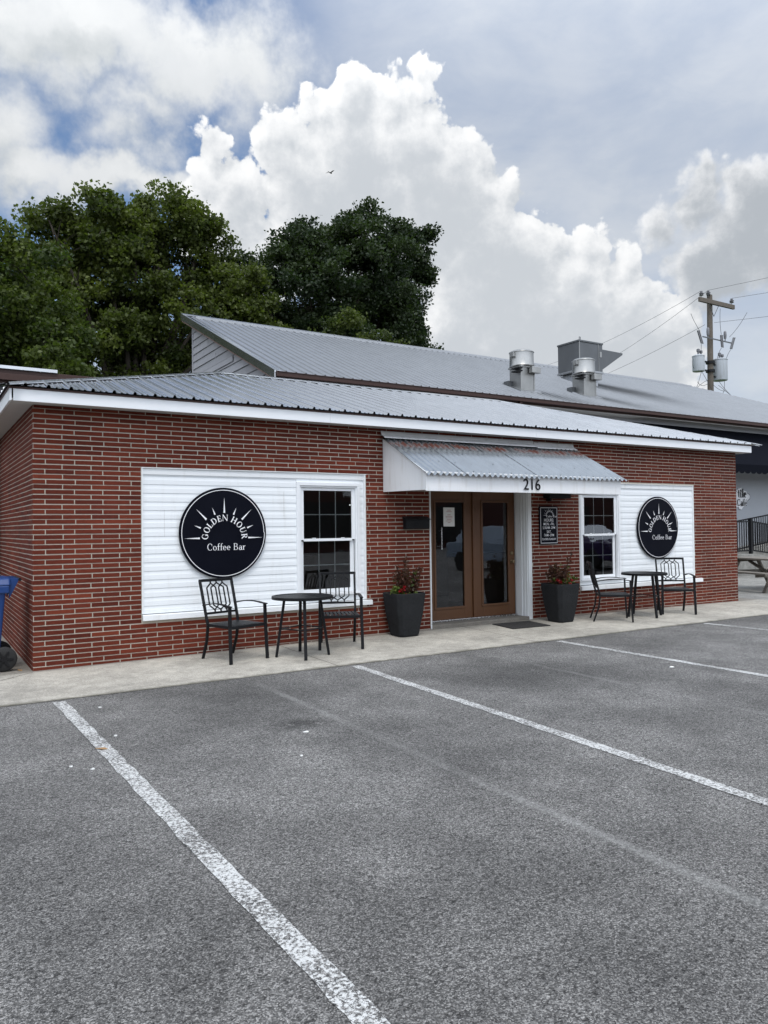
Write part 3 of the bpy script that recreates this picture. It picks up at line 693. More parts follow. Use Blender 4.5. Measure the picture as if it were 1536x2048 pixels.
# ------------------------------------------------------------------ round signs, hours board, mailbox, notice
def round_sign(cx, cz, r, label):
    t = thing('round_sign', label, 'sign', (cx, -.006, cz), 0, 'round coffee bar signs')
    d = MB(); d.lathe([(r - .004, 0), (r, -.002), (r, -.012), (r - .003, -.014)], (0, 0, 0), 96, 'y'); d.build('board', M['sign_face'], t)
    Lt = Letters(); k = r
    Lt.add(ring(0, 0, .952, .952, .014, .014, 0, 360, 96), lambda x, z: (x * k, z * k))
    Lt.rays(0, -.11 * k, k)
    Lt.arc('GOLDEN HOUR', 0, -.11 * k, .375 * k, .135 * k, .175, .07, 185, -5)
    Lt.text('Coffee Bar', .01 * k, -.375 * k, .145 * k, .115, .052, .05)
    o = Lt.m.build('lettering', M['letter'], t, fixn=False, loc=(0, -.0152, 0))
    return t
round_sign(2.185, 1.496, .568, 'round black sign with white sunburst lettering on the wider left siding panel')
round_sign(10.44, 1.482, .568, 'round black sign with white sunburst lettering on the narrower right siding panel')
t = thing('hours_sign', 'tall black opening hours board with white lettering on the brick right of the door', 'sign', (7.717, -.008, 1.546))
d = MB(); d.box(-.205, .205, -.022, 0, -.312, .312); d.build('board', M['sign_face'], t, bevel=.008)
Lt = Letters()
for q in (rc(-.185, -.292, .185, -.284), rc(-.185, .284, .185, .292), rc(-.185, -.284, -.177, .284), rc(.177, -.284, .185, .284)): Lt.add(q, lambda x, z: (x, z))
k = .150; Lt.rays(0, .165, k); Lt.arc('GOLDEN HOUR', 0, .165, .375 * k, .15 * k, .26, .14, 190, -10); Lt.text('Coffee Bar', 0, .131, .032, .2, .13, .06)
Lt.m.build('lettering', M['letter'], t, fixn=False, loc=(0, -.0232, 0))
for txt, z, s in (('HOURS:', .062, .072), ('MON. -FRI.', .002, .060), ('5:30AM -2PM', -.058, .058), ('SAT.', -.124, .060), ('7AM -2PM', -.180, .060), ('CLOSED SUNDAY', -.240, .045)):
    bfont('lettering', txt, s, (0, -.0236, z), t, M['letter'], 0., .86, .0002)
t = thing('mailbox', 'black metal wall mailbox on the brick left of the door', 'mailbox', (5.082, -.006, 1.515))
d = MB(); d.hexa([(-.205, 0, 0), (.205, 0, 0), (.205, -.085, .0), (-.205, -.085, .0)], [(-.205, 0, .15), (.205, 0, .15), (.205, -.10, .13), (-.205, -.10, .13)]); d.build('box', M['black_metal'], t, bevel=.01)
d = MB(); d.hexa([(-.215, 0, .152), (.215, 0, .152), (.215, -.112, .131), (-.215, -.112, .131)], [(-.215, 0, .185), (.215, 0, .185), (.215, -.108, .142), (-.215, -.108, .142)]); d.build('lid', M['black_metal'], t, bevel=.004)
d = MB(); d.box(-.05, .05, -.112, -.1005, .06, .075); d.build('latch', M['black_metal'], t)
t = thing('paper_notice', 'white paper notice taped to the left door glass', 'notice', (5.925, .288, 1.545))
d = MB(); d.face([(-.107, 0, .003), (.107, -.001, 0), (.105, -.001, .293), (-.108, 0, .296)]); d.build('sheet', M['paper'], t, fixn=False)
d = MB()
for i, w in enumerate((.07, .10, 0, .06, .13, .13, .09, .12, .05)):
    if w: d.face([(-w / 2, -.0015, .25 - i * .024), (w / 2, -.0015, .25 - i * .024), (w / 2, -.0015, .257 - i * .024), (-w / 2, -.0015, .257 - i * .024)])
d.build('print', M['ink'], t, fixn=False)

# ------------------------------------------------------------------ bistro chairs and tables
def make_chair(label):
    t = thing('patio_chair', label, 'chair', (0, 0, 0), 0, 'black metal chairs at the two tables')
    k = M['black_metal']
    for s in (-1, 1):
        m = MB(); m.path([(s * .268, -.285, 0), (s * .262, -.262, .40), (s * .258, -.255, .645)], .038, .024, (0, 1, 0)); m.build('leg', k, t, bevel=.004)
        m = MB(); m.path([(s * .218, .305, 0), (s * .220, .225, .22), (s * .222, .200, .40), (s * .226, .215, .47)], .034, .022, (0, 1, 0)); m.build('leg', k, t, bevel=.004)
        m = MB(); pts = []
        for i in range(9):
            f = i / 8; pts.append((s * (.236 + .026 * f), .262 - .545 * f, .632 + .030 * sin(pi * min(1, f * 1.05)) + .012 * f))
        m.path(pts, .042, .012); m.build('arm', k, t, bevel=.003)
    m = MB()
    for s in (-1, 1): m.bar((s * .235, -.255, .405), (s * .215, .20, .405), .022, .034)
    m.bar((-.262, -.255, .405), (.262, -.255, .405), .024, .036); m.bar((-.215, .20, .405), (.215, .20, .405), .022, .034); m.build('seat_frame', k, t, bevel=.003)
    m = MB()
    for i in range(9): x = -.205 + .41 * i / 8; m.bar((x, -.245, .422), (x * .95, .19, .418), .036, .008)
    m.build('seat', k, t, bevel=.002)
    def bk(x, z): return (x, .208 + (z - .44) * .275, z)       # the leaning plane of the back
    m = MB()
    for s in (-1, 1): m.bar(bk(s * .226, .44), bk(s * .232, .925), .026, .030, (0, 1, 0))
    m.bar(bk(-.245, .918), bk(.245, .918), .022, .034); m.bar(bk(-.228, .535), bk(.228, .535), .020, .026); m.build('backrest', k, t, bevel=.004)
    B = t.children[-1]
    m = MB(); z0, z1 = .548, .905
    for c, hw, dz in ((-.086, .064, 0), (0, .092, .0), (.086, .064, 0)):
        hx = [(c, z1 - .022), (c + hw, z1 - .075), (c + hw, z0 + .075), (c, z0 + .022), (c - hw, z0 + .075), (c - hw, z1 - .075)]
        for a, b in zip(hx, hx[1:] + hx[:1]): m.bar(bk(*a), bk(*b), .014, .014, (0, 1, 0))
        m.bar(bk(c, z1 - .022), bk(c, z1), .016, .014, (0, 1, 0)); m.bar(bk(c, z0 + .022), bk(c, z0 - .005), .016, .014, (0, 1, 0))
    m.build('back_lattice', k, B, bevel=.002)
    return t
chairs = [((2.09, -.60), (.173, -.538), 'black metal armchair in front of the left round sign, turned half towards the table'),
          ((3.54, -.53), (-.248, -.556), 'black metal armchair with its back to the left window, behind the slatted table'),
          ((8.37, -.73), (.411, -.343), 'black metal armchair seen side-on in front of the right window'),
          ((10.03, -.66), (-.50, -.62), 'black metal armchair below the right round sign, near the building corner')]
ch0 = None
for (x, y), d, lab in chairs:
    rz = math.atan2(d[1], d[0]) + pi / 2
    if ch0 is None: ch0 = make_chair(lab); ch0.location = (x, y, gz(x, y)); ch0.rotation_euler = (0, 0, rz)
    else: dup(ch0, (x, y, gz(x, y)), rz, lab)
def make_table(label):
    t = thing('patio_table', label, 'table', (0, 0, 0), 0, 'round black metal tables')
    k = M['black_metal']; Rr = .362
    m = MB(); m.lathe([(Rr - .03, .688), (Rr + .004, .688), (Rr + .006, .70), (Rr + .004, .722), (Rr - .022, .724), (Rr - .03, .712), (Rr - .03, .688)], (0, 0, 0), 64)
    T = m.build('tabletop', k, t, smooth=True)
    m = MB(); w = .076; 
    for i in range(-4, 5):
        x0, x1 = i * w - w / 2 + .005, i * w + w / 2 - .005; r = Rr - .031
        x0c, x1c = max(x0, -r + .002), min(x1, r - .002)
        xs_ = [x0c + (x1c - x0c) * j / 6 for j in range(7)]; yy = [math.sqrt(max(0, r * r - xx * xx)) for xx in xs_]
        poly = [(xx, yv) for xx, yv in zip(xs_, yy)] + [(xx, -yv) for xx, yv in reversed(list(zip(xs_, yy)))]
        m.hexa([(a, b, .706) for a, b in poly], [(a, b, .716) for a, b in poly])
    m.build('slat', k, T)
    m = MB(); m.bar((-.33, 0, .698), (.33, 0, .698), .03, .014); m.build('top_rail', k, T)
    for i in range(4):
        a = pi / 4 + i * pi / 2; m = MB(); m.bar((.315 * cos(a), .315 * sin(a), 0), (.215 * cos(a), .215 * sin(a), .69), .036, .030, (cos(a), sin(a), 0)); m.build('leg', k, t, bevel=.004)
    m = MB(); r = .262
    P = [(r * cos(pi / 4 + i * pi / 2), r * sin(pi / 4 + i * pi / 2), .335) for i in range(4)]
    for i in range(4): m.bar(P[i], P[(i + 1) % 4], .018, .014)
    m.build('stretcher', k, t, bevel=.002)
    return t
tb = make_table('round black slatted metal table standing between the two chairs left of the door')
tb.location = (2.845, -.89, gz(2.8, -.9)); tb.rotation_euler = (0, 0, math.atan2(.105, -.30) - pi / 4)
dup(tb, (9.217, -.69, gz(9.2, -.7)), math.atan2(-.30, -.08) - pi / 4, 'round black metal table standing between the two chairs right of the door')

# ------------------------------------------------------------------ foliage helper
def leaves(centres, per, sig, size, name, mat, parent, tone_sd=.2, asp=.62, flat=.8, upbias=.5, tones=None, droop=0.):
    """a mesh of many small pointed leaf faces scattered round the given clump centres"""
    C = np.asarray(centres, float); n = len(C) * per
    P = np.repeat(C, per, 0) + np.clip(rng.normal(0, 1, (n, 3)), -1.7, 1.7) * np.array([sig, sig, sig * flat])
    nor = rng.normal(0, 1, (n, 3)); nor[:, 2] += upbias; nor /= np.linalg.norm(nor, axis=1)[:, None]
    ax = np.cross(nor, rng.normal(0, 1, (n, 3))); ax[:, 2] -= droop; ax -= nor * np.sum(ax * nor, 1)[:, None]; ax /= np.linalg.norm(ax, axis=1)[:, None]
    bx = np.cross(nor, ax); s = size * rng.uniform(.65, 1.3, n)[:, None]; w = s * asp
    V = np.stack([P - ax * s * .5, P + bx * w * .5 - ax * s * .08 + nor * s * .06, P + ax * s * .5, P - bx * w * .5 - ax * s * .08 + nor * s * .06], 1).reshape(-1, 3)
    me = bpy.data.meshes.new(name); me.vertices.add(n * 4); me.vertices.foreach_set('co', V.astype(np.float32).ravel())
    me.loops.add(n * 4); me.loops.foreach_set('vertex_index', np.arange(n * 4, dtype=np.int32)); me.polygons.add(n)
    me.polygons.foreach_set('loop_start', np.arange(0, n * 4, 4, dtype=np.int32)); me.polygons.foreach_set('loop_total', np.full(n, 4, np.int32))
    ct = rng.normal(.5, tone_sd, len(C)) if tones is None else np.asarray(tones)
    tn = np.clip(np.repeat(ct, per) + rng.normal(0, .16, n), 0, 1)
    at = me.attributes.new('tone', 'FLOAT', 'FACE'); at.data.foreach_set('value', tn.astype(np.float32)); me.materials.append(mat); me.update(); me.validate()
    o = bpy.data.objects.new(name, me); COL.objects.link(o); o.parent = parent; return o

def tree(x, y, lobes, label, mat, nclump, per, leaf, sig=.20, h0=3., depth=.95, vs=1.):
    lobes = [(a, 1.55 + (b - 1.55) * vs, r) for a, b, r in lobes]
    t = thing('tree', label, 'tree', (x, y, -.05), 0, 'leafy trees behind the buildings')
    cs = []; tns = []; vol = np.array([l[2] ** 2 for l in lobes]); vol = vol / vol.sum()
    tops = []
    for (lx, lz, lr), f in zip(lobes, vol):
        dy = rng.uniform(-.5, .5) * 2.2 * depth; k = max(4, int(nclump * f)); c = np.array([lx - x, dy, lz + .05]); tops.append((c, lr))
        k2 = max(3, k // 7); d = rng.normal(0, 1, (k2, 3)); d[:, 2] += .15; d /= np.linalg.norm(d, axis=1)[:, None]
        r = lr * rng.uniform(.15, 1., k2) ** .42 * rng.choice([1., 1., 1.12], k2)
        sub = c + d * r[:, None] * np.array([1, 1.15, 1.]); tn = rng.normal(.5, .24, k2)
        q = np.repeat(sub, 7, 0); e = np.clip(rng.normal(0, 1, q.shape), -1.6, 1.6) * np.array([.30, .30, .20]) * min(1., lr / 1.3)
        cs.append(q + e); tns.append(np.repeat(tn, 7))
    cs = np.concatenate(cs)
    o = leaves(cs, per, sig, leaf, 'crown', mat, t, .22, .72, .75, .55, np.concatenate(tns))
    b = MB(); th_ = min(c[2] for c, _ in tops) ; fork = max(2.0, min(h0, th_))
    b.tube([(0, 0, -.1), (.05, .02, fork * .5), (0, 0, fork)], [.42, .32, .27], 10); b.build('trunk', M['bark'], t, smooth=True)
    b = MB()
    for c, lr in tops:
        p0 = Vector((0, 0, fork - random.uniform(0, .4))); p3 = Vector(c); p1 = p0.lerp(p3, .4) + Vector((random.uniform(-.3, .3), random.uniform(-.3, .3), .5 + .1 * (p3 - p0).length)); p2 = p0.lerp(p3, .75) + Vector((random.uniform(-.2, .2), random.uniform(-.2, .2), .3))
        b.tube([p0, p1, p2, p3], [.14, .10, .06, .03], 6, False)
        for _ in range(7):
            d = Vector((random.gauss(0, 1), random.gauss(0, 1), random.gauss(.4, 1))).normalized() * lr * .85
            q = p2.lerp(p3, random.random()); b.tube([q, q + d * .5 + Vector((0, 0, .1)), q + d], [.03, .018, .006], 5, False)
    b.build('limbs', M['bark'], t, smooth=True)
    return t
A_ = [(4.93, 13.62, 1.44), (7.22, 14.1, 1.5), (3.68, 12.6, 1.31), (6.04, 12.08, 2.15), (8.85, 13.61, 1.03), (9.26, 12.24, 1.4), (3.15, 10.64, 1.48), (4.92, 9.57, 2.29), (7.6, 9.94, 2.4), (9.89, 10.67, 1.3), (2.48, 11.45, 1.1), (5.86, 14.3, 1.0), (6.9, 14.6, 1.0), (9.6, 13.68, 0.6), (4.93, 14.3, 0.7), (7.5, 14.9, 0.7), (6.2, 14.9, .6), (3.4, 8.0, 1.8), (8.5, 8.0, 1.9), (5.8, 7.4, 1.8), (10.6, 12.1, 1.0), (10.7, 10.4, 1.3), (10.9, 8.8, 1.4), (3.0, 13.5, .95), (8.7, 14.5, .8), (2.2, 12.6, .9), (6.1, 13.6, 1.2)]
C_ = [(1.06, 9.96, 0.9), (1.88, 9.19, 1.1), (0.27, 8.34, 1.47), (1.6, 7.63, 1.6), (2.53, 8.0, 0.9), (2.6, 7.0, 1.0), (0.02, 9.77, 1.17), (-1.4, 9.2, 1.4), (-1.0, 7.4, 1.5), (.8, 6.2, 1.3), (2.4, 6.0, 1.0)]
B_ = [(17.61, 16.24, 1.61), (19.67, 16.65, 1.3), (15.66, 15.37, 1.5), (14.07, 14.59, 1.45), (12.8, 13.66, 1.2), (21.1, 16.6, 1.05), (21.7, 15.9, 0.8), (17.01, 13.66, 2.69), (19.94, 14.13, 2.0), (14.3, 12.27, 2.12), (20.9, 14.8, 0.85), (12.29, 11.97, 1.14), (18.71, 11.66, 2.1), (15.34, 10.74, 2.15), (20.4, 12.3, 0.85), (13.27, 10.72, 1.85), (17.05, 16.8, 0.74), (17.0, 9.4, 2.0), (13.0, 8.6, 1.8), (19.9, 10.6, 1.1), (11.5, 13.0, 1.1), (11.3, 11.2, 1.2)]
D_ = [(13.23, 9.0, 0.85), (14.22, 8.7, 0.75), (12.48, 8.3, 0.75), (13.4, 7.6, 1.1), (14.6, 7.7, .8)]
tree(6.3, 21, A_, 'tall green maple rising behind the gable at the left', M['leaf_a'], 2900, 46, .155, vs=.935)
tree(17, 23, B_, 'dark green broad tree behind the ridge of the long metal roof', M['leaf_b'], 2800, 46, .165, vs=.965)
tree(.6, 16, C_, 'yellow-green lower tree at the left edge of the picture', M['leaf_c'], 850, 60, .13, .17)
tree(13.4, 16.5, D_, 'small lighter green tree just above the long roof ridge', M['leaf_a'], 240, 56, .125, .15)

# ------------------------------------------------------------------ planters
def planter(x, y, label, seed, flowers_left):
    t = thing('planter', label, 'planter', (x, y, gz(x, y)), 0, 'tapered dark planters flanking the door'); t.scale = (.94, .94, 1.)
    m = MB(); prof = [(.160, 0), (.172, .03), (.222, .30), (.252, .56), (.254, .60), (.236, .60), (.228, .54)]
    rings = []
    for hw, z in prof:
        c = hw * .24; k = len(m.v)
        m.v += [(-hw + c, -hw, z), (hw - c, -hw, z), (hw, -hw + c, z), (hw, hw - c, z), (hw - c, hw, z), (-hw + c, hw, z), (-hw, hw - c, z), (-hw, -hw + c, z)]; rings.append(k)
    for a, b in zip(rings[:-1], rings[1:]):
        for j in range(8): m._q((a + j, a + (j + 1) % 8, b + (j + 1) % 8, b + j))
    m._q(tuple(rings[0] + j for j in reversed(range(8)))); m.build('pot', M['planter'], t, bevel=.012)
    m = MB(); k = .225; m.face([(-k, -k, .545), (k, -k, .545), (k, k, .545), (-k, k, .545)]); m.build('soil', M['soil'], t, fixn=False)
    rr = random.Random(seed); stems = MB(); cs = []; ts = []; lc = []
    for i in range(26):
        a = rr.uniform(0, 2 * pi); d = rr.uniform(.0, .17); p = Vector((d * cos(a), d * sin(a), .545)); hgt = rr.uniform(.18, .46) * (1.2 if rr.random() > .6 else .8)
        lean = Vector((cos(a) * .5 + rr.uniform(-.2, .2), sin(a) * .35 - .06, 0)) * hgt * .6; q = p + lean + Vector((0, 0, hgt)); md = p.lerp(q, .55) + Vector((0, 0, .03))
        stems.tube([p, md, q], [.004, .003, .002], 5, False)
        for f in (.3, .42, .54, .66, .76, .86, .94, 1.): cs.append(tuple(p.lerp(md, f / .55) if f < .55 else md.lerp(q, (f - .55) / .45)))
    stems.build('stem', M['leaf_red'], t)
    leaves(cs, 6, .020, .038, 'foliage', M['leaf_red'], t, .2, .6, 1., .4)
    for i in range(20):
        a = rr.uniform(0, 2 * pi); d = rr.uniform(.05, .22); lc.append((d * cos(a), d * sin(a), .58 + rr.uniform(-.02, .12)))
    for i in range(14): f = i / 13; lc.append(((-.10 - .16 * f) if flowers_left else (.10 + .13 * f), -.10, .60 + .17 * f - .12 * f * f))
    for i in range(10): lc.append((rr.uniform(-.15, .2), rr.uniform(-.1, .1), .68 + rr.uniform(0, .2)))
    leaves(lc, 6, .026, .052, 'foliage', M['leaf_lime'], t, .2, .5, 1., .5)
    fc = []
    for c in ((-.13, -.17, .66), (-.16, -.15, .63), (-.08, -.20, .58), (-.11, -.18, .685)) if flowers_left else ((-.15, -.17, .63), (-.05, -.2, .665), (.12, -.14, .65), (.05, -.19, .60), (-.17, -.12, .66)): fc.append(c)
    leaves(fc, 30, .013, .026, 'flower', M['petal'], t, .15, .9, .8, .3)
    return t
planter(4.71, -.27, 'tapered dark planter left of the door, with a lime frond among bronze foliage', 3, True)
planter(7.56, -.42, 'tapered dark planter right of the door, below the opening hours board', 8, False)
m = MB(); a = [(6.36, -.66), (7.07, -.70), (7.12, -.17), (6.41, -.13)]
m.hexa([(x, y, gz(x, y) + .001) for x, y in a], [(x, y, gz(x, y) + .013) for x, y in a])
tag(m.build('doormat', M['mat'], None), 'black rubber doormat lying in front of the right door', 'doormat')

# ------------------------------------------------------------------ wheeled bin at the left corner
t = thing('wheeled_bin', 'blue wheeled rubbish bin beside the left corner of the brick wall', 'bin', (-.30, .40, .004), 0)
m = MB(); m.hexa([(-.50, -.20, .06), (-.02, -.20, .06), (-.02, .24, .06), (-.50, .24, .06)], [(-.60, -.27, .93), (.045, -.27, .93), (.045, .30, .93), (-.60, .30, .93)]); m.build('body', M['blue_plastic'], t, bevel=.025)
m = MB(); m.box(-.63, .075, -.295, .325, .86, .945); m.build('rim', M['blue_plastic'], t, bevel=.012)
m = MB(); m.hexa([(-.64, -.30, .947), (.09, -.30, .947), (.09, .33, .947), (-.64, .33, .947)], [(-.56, -.24, 1.01), (.09, -.24, 1.03), (.09, .27, 1.03), (-.56, .27, 1.01)]); m.build('lid', M['blue_plastic'], t, bevel=.02)
m = MB(); m.tube([(.185, -.25, 1.005), (.185, .28, 1.005)], .018, 12)
m.build('handle', M['black_plastic'], t, smooth=True)
m = MB()
for y in (-.235, .015, .25): m.hexa([(.076, y, .80), (.08, y, .80), (.08, y + .02, .80), (.076, y + .02, .80)], [(.076, y, 1.02), (.185, y, 1.02), (.185, y + .02, 1.02), (.076, y + .02, 1.02)])
m.build('bracket', M['blue_plastic'], t, bevel=.004)
for y in (-.285, .255):
    m = MB(); m.lathe([(.05, 0), (.115, .0), (.134, .012), (.138, .03), (.134, .048), (.115, .06), (.05, .06)], (.02, y, .138), 36, 'y'); w = m.build('wheel', M['rubber'], t, smooth=True)
    m = MB(); m.lathe([(.0, -.012), (.03, -.012), (.034, .0), (.1, .004), (.1, .056), (0, .06)], (.02, y, .138), 24, 'y')
    for i in range(6): an = i * pi / 3; m.bar((.02, y - .004, .138), (.02 + .095 * cos(an), y - .004, .138 + .095 * sin(an)), .02, .014, (0, 1, 0))
    m.build('hub', M['black_plastic'], w)
m = MB(); m.tube([(.02, -.24, .138), (.02, .26, .138)], .012, 8); m.build('axle', M['unit'], t)
# ------------------------------------------------------------------ long building behind, with the cafe wing
CB = thing('cafe_building', 'long grey building behind with a large sloping metal roof, brown gutter and black cafe awning', 'building')
X0, YE_, ZE_, SL, YR, XR = 5.254, 5.4, 4.83, .4287, 11.773, 27.1
zr_ = lambda y: ZE_ + SL * (y - YE_)
ZR = zr_(YR)
def rowroof():
    m = MB(); pitch = .2286; u = X0; ex = lambda x: YR if x < XR else max(YE_, YR - (x - XR) * .95)
    us = rib_profile(X0, 33.5, pitch, X0); us = sorted(set(us + [(XR, 0)]))
    sheet(m, us, ex, YE_ - .06, lambda x, y, h: (x, y - .35 * h, zr_(y) + .01 + h)); return m
BR = rowroof().build('roof', M['roof_far'], CB, fixn=False)
m = MB(); nf = Vector((0, -1, -SL)).normalized(); cap(m, (X0 - .02, YR, ZR + .01), (XR, YR, ZR + .01), nf, Vector((0, .05, -1)).normalized(), .2, .034)
m.build('ridge_cap', M['roof_far'], BR, fixn=False)
# rake trim and fascia on the left gable
m = MB(); P = lambda y, dz, x: (x, y, zr_(y) + dz)
m.hexa([P(YE_ - .07, -.15, X0 - .02), P(YE_ - .07, -.15, X0 + .01), P(YE_ - .07, .035, X0 + .01), P(YE_ - .07, .035, X0 - .02)], [P(YR + .02, -.15, X0 - .02), P(YR + .02, -.15, X0 + .01), P(YR + .02, .035, X0 + .01), P(YR + .02, .035, X0 - .02)])
m.hexa([P(YE_ - .07, .026, X0 + .0105), P(YE_ - .07, .026, X0 + .12), P(YE_ - .07, .036, X0 + .12), P(YE_ - .07, .036, X0 + .0105)], [P(YR, .026, X0 + .0105), P(YR, .026, X0 + .12), P(YR, .036, X0 + .12), P(YR, .036, X0 + .0105)])
m.build('rake_trim', M['roof'], CB)
m = MB(); m.hexa([P(YE_, -.19, X0 + .011), P(YE_, -.19, X0 + .26), P(YE_, -.02, X0 + .26), P(YE_, -.02, X0 + .011)], [P(YR, -.19, X0 + .011), P(YR, -.19, X0 + .26), P(YR, -.02, X0 + .26), P(YR, -.02, X0 + .011)])
M['pinkish'] = simple('bare_rake_board', (.30, .20, .17), .8); m.build('rake_board', M['pinkish'], CB)
m = MB(); xg = 5.504; bw = .205; z = 2.9; i = 0
ylo = lambda z: max(5.8, YE_ + (z + .20 - ZE_) / SL)
while z < 7.2:
    a, b = z, z + bw - .004; m.tone = random.random()
    ya, yb = ylo(a), ylo(b); ye = 11.45
    if ya < ye: m.face([(xg - .03, ye, a), (xg - .03, ya, a), (xg - .004, min(yb, ye), b), (xg - .004, ye, b)]); m.face([(xg, ye, a), (xg, ya, a), (xg - .03, ya, a), (xg - .03, ye, a)])
    z += bw; i += 1
m.tone = .9; m.box(xg - .05, xg - .031, 8.35, 11.45, 5.62, 5.75); m.box(xg - .04, xg + .02, 11.4505, 11.52, 2.9, 7.2)
for yy, zz in ((10.2, 6.35), (8.9, 5.3), (7.8, 5.05), (9.6, 5.9)): m.box(xg - .033, xg - .028, yy, yy + .012, zz, zz + .19)
m.build('gable_siding', M['grey_board'], CB, fixn=False)
m = MB(); m.box(X0 + .02, 33.5, YE_ - .13, YE_ - .005, ZE_ - .13, ZE_ - .028); m.box(X0 + .02, 33.5, YE_ - .145, YE_ - .13, ZE_ - .04, ZE_ - .026); m.box(X0 + .02, 33.5, YE_ - .004, YE_ + .02, ZE_ - .17, ZE_ - .02)
m.build('gutter', M['gutter'], CB, bevel=.008)
m = MB(); m.box(11.95, 12.03, YE_ - .1, YE_ - .03, ZE_ - .62, ZE_ - .131); m.build('downspout', M['gutter'], CB, bevel=.006)
m = MB(); m.box(5.51, 33.2, 5.8, 6.0, -.05, ZE_ + .1); m.box(33.0, 33.2, 6.01, 11.3, -.05, ZE_ + .1); m.box(5.53, 5.7, 6.01, 11.3, -.05, 4.7); m.box(5.53, XR, 11.3, 11.5, -.05, ZR - .12); m.box(XR + .01, 33.2, 11.3, 11.5, -.05, ZE_ + .1); m.build('wall', M['cafe_wall'], CB)
m = MB(); m.box(X0 + .27, 33.2, YE_ + .021, 5.8, ZE_ - .19, ZE_ - .17); m.build('soffit', M['soffit'], CB)
# black awning with scalloped valance
m = MB(); ax0, ax1, wy, ay = 16.72, 32.0, 5.79, 4.80; zt, zb = 4.54, 3.36
m.face([(ax0, wy, zt), (ax1, wy, zt), (ax1, ay, zb), (ax0, ay, zb)]); m.face([(ax0, wy, zt), (ax0, ay, zb), (ax0, wy, zb)]); m.face([(ax1, wy, zt), (ax1, ay, zb), (ax1, wy, zb)])
CA = m.build('shop_awning', M['awning_fabric'], CB, fixn=False)
m = MB(); x = ax0; sw = .30
while x < ax1 - .01:
    pts = [(x, ay - .003, zb), (x, ay - .003, zb - .235)]
    for j in range(9): a = pi * j / 8; pts.append((x + sw / 2 - sw / 2 * cos(a) * .93, ay - .003, zb - .225 - .06 * sin(a)))
    pts += [(x + sw, ay - .003, zb - .235), (x + sw, ay - .003, zb)]; m.face(pts); x += sw
m.build('valance', M['awning_fabric'], CA, fixn=False)
# annex at the left
AN = thing('annex', 'low flat-roofed annex with brown fascia seen above the left end of the brick building', 'building')
m = MB(); m.box(-9, 5.2, 5.60, 5.8, -.05, 4.1); m.box(-9, -8.8, 5.81, 11, -.05, 4.1); m.build('wall', M['unit'], AN)
m = MB(); m.box(-9.2, 5.2, 5.40, 5.43, 4.10, 4.355); m.box(-9.2, 5.2, 5.32, 5.399, 4.16, 4.27); m.build('fascia', M['gutter'], AN, bevel=.004)
m = MB(); m.box(-9.2, 5.2, 5.431, 11.0, 4.28, 4.345); m.build('roof', M['roof_far'], AN)
m = MB(); m.box(-9.2, 1.06, 5.36, 5.62, 4.358, 4.415); m.build('drip_edge', M['roof'], AN, bevel=.004)
# sign painted board on the cafe wall
t = thing('cafe_sign', 'white cut-out sign with black lettering and a diamond line on the grey cafe wall', 'sign', (21.85, 5.79, 2.40)); t.scale = (.55, 1, .55)
def outline(m, pts, y0, y1): m.hexa([(x, y0, z) for x, z in pts], [(x, y1, z) for x, z in pts])
m = MB(); outline(m, [(-1.7, -.02), (-1.1, .30), (-.62, .42), (-.30, .40), (.0, .56), (.22, .56), (.30, .42), (.62, .34), (.95, .16), (1.0, .02), (.92, -.12), (.62, -.30), (.55, -.52), (.30, -.58), (.12, -.74), (-.08, -.72), (-.16, -.60), (-.5, -.60), (-.9, -.50), (-1.3, -.32)], 0, -.02)
m.build('board', M['letter'], t)
Lt = Letters(); 
Lt.text('tile', .17, -.02, .50, .24, .09, .02); Lt.text('Café', .12, -.52, .40, .16, .08, .02)
for a, b in (((.55, .28), (.82, .16)), ((.82, .16), (.90, .06)), ((.90, .06), (.86, -.08)), ((.86, -.08), (.55, -.26)), ((-.4, .34), (-1.0, .2)), ((-1.0, .2), (-1.5, -.02)), ((-1.5, -.02), (-1.0, -.3)), ((-1.0, -.3), (-.45, -.42))): Lt.add(ln(*a, *b, .03), lambda x, z: (x, z))
Lt.m.build('lettering', M['black_plastic'], t, fixn=False, loc=(0, -.0212, 0))

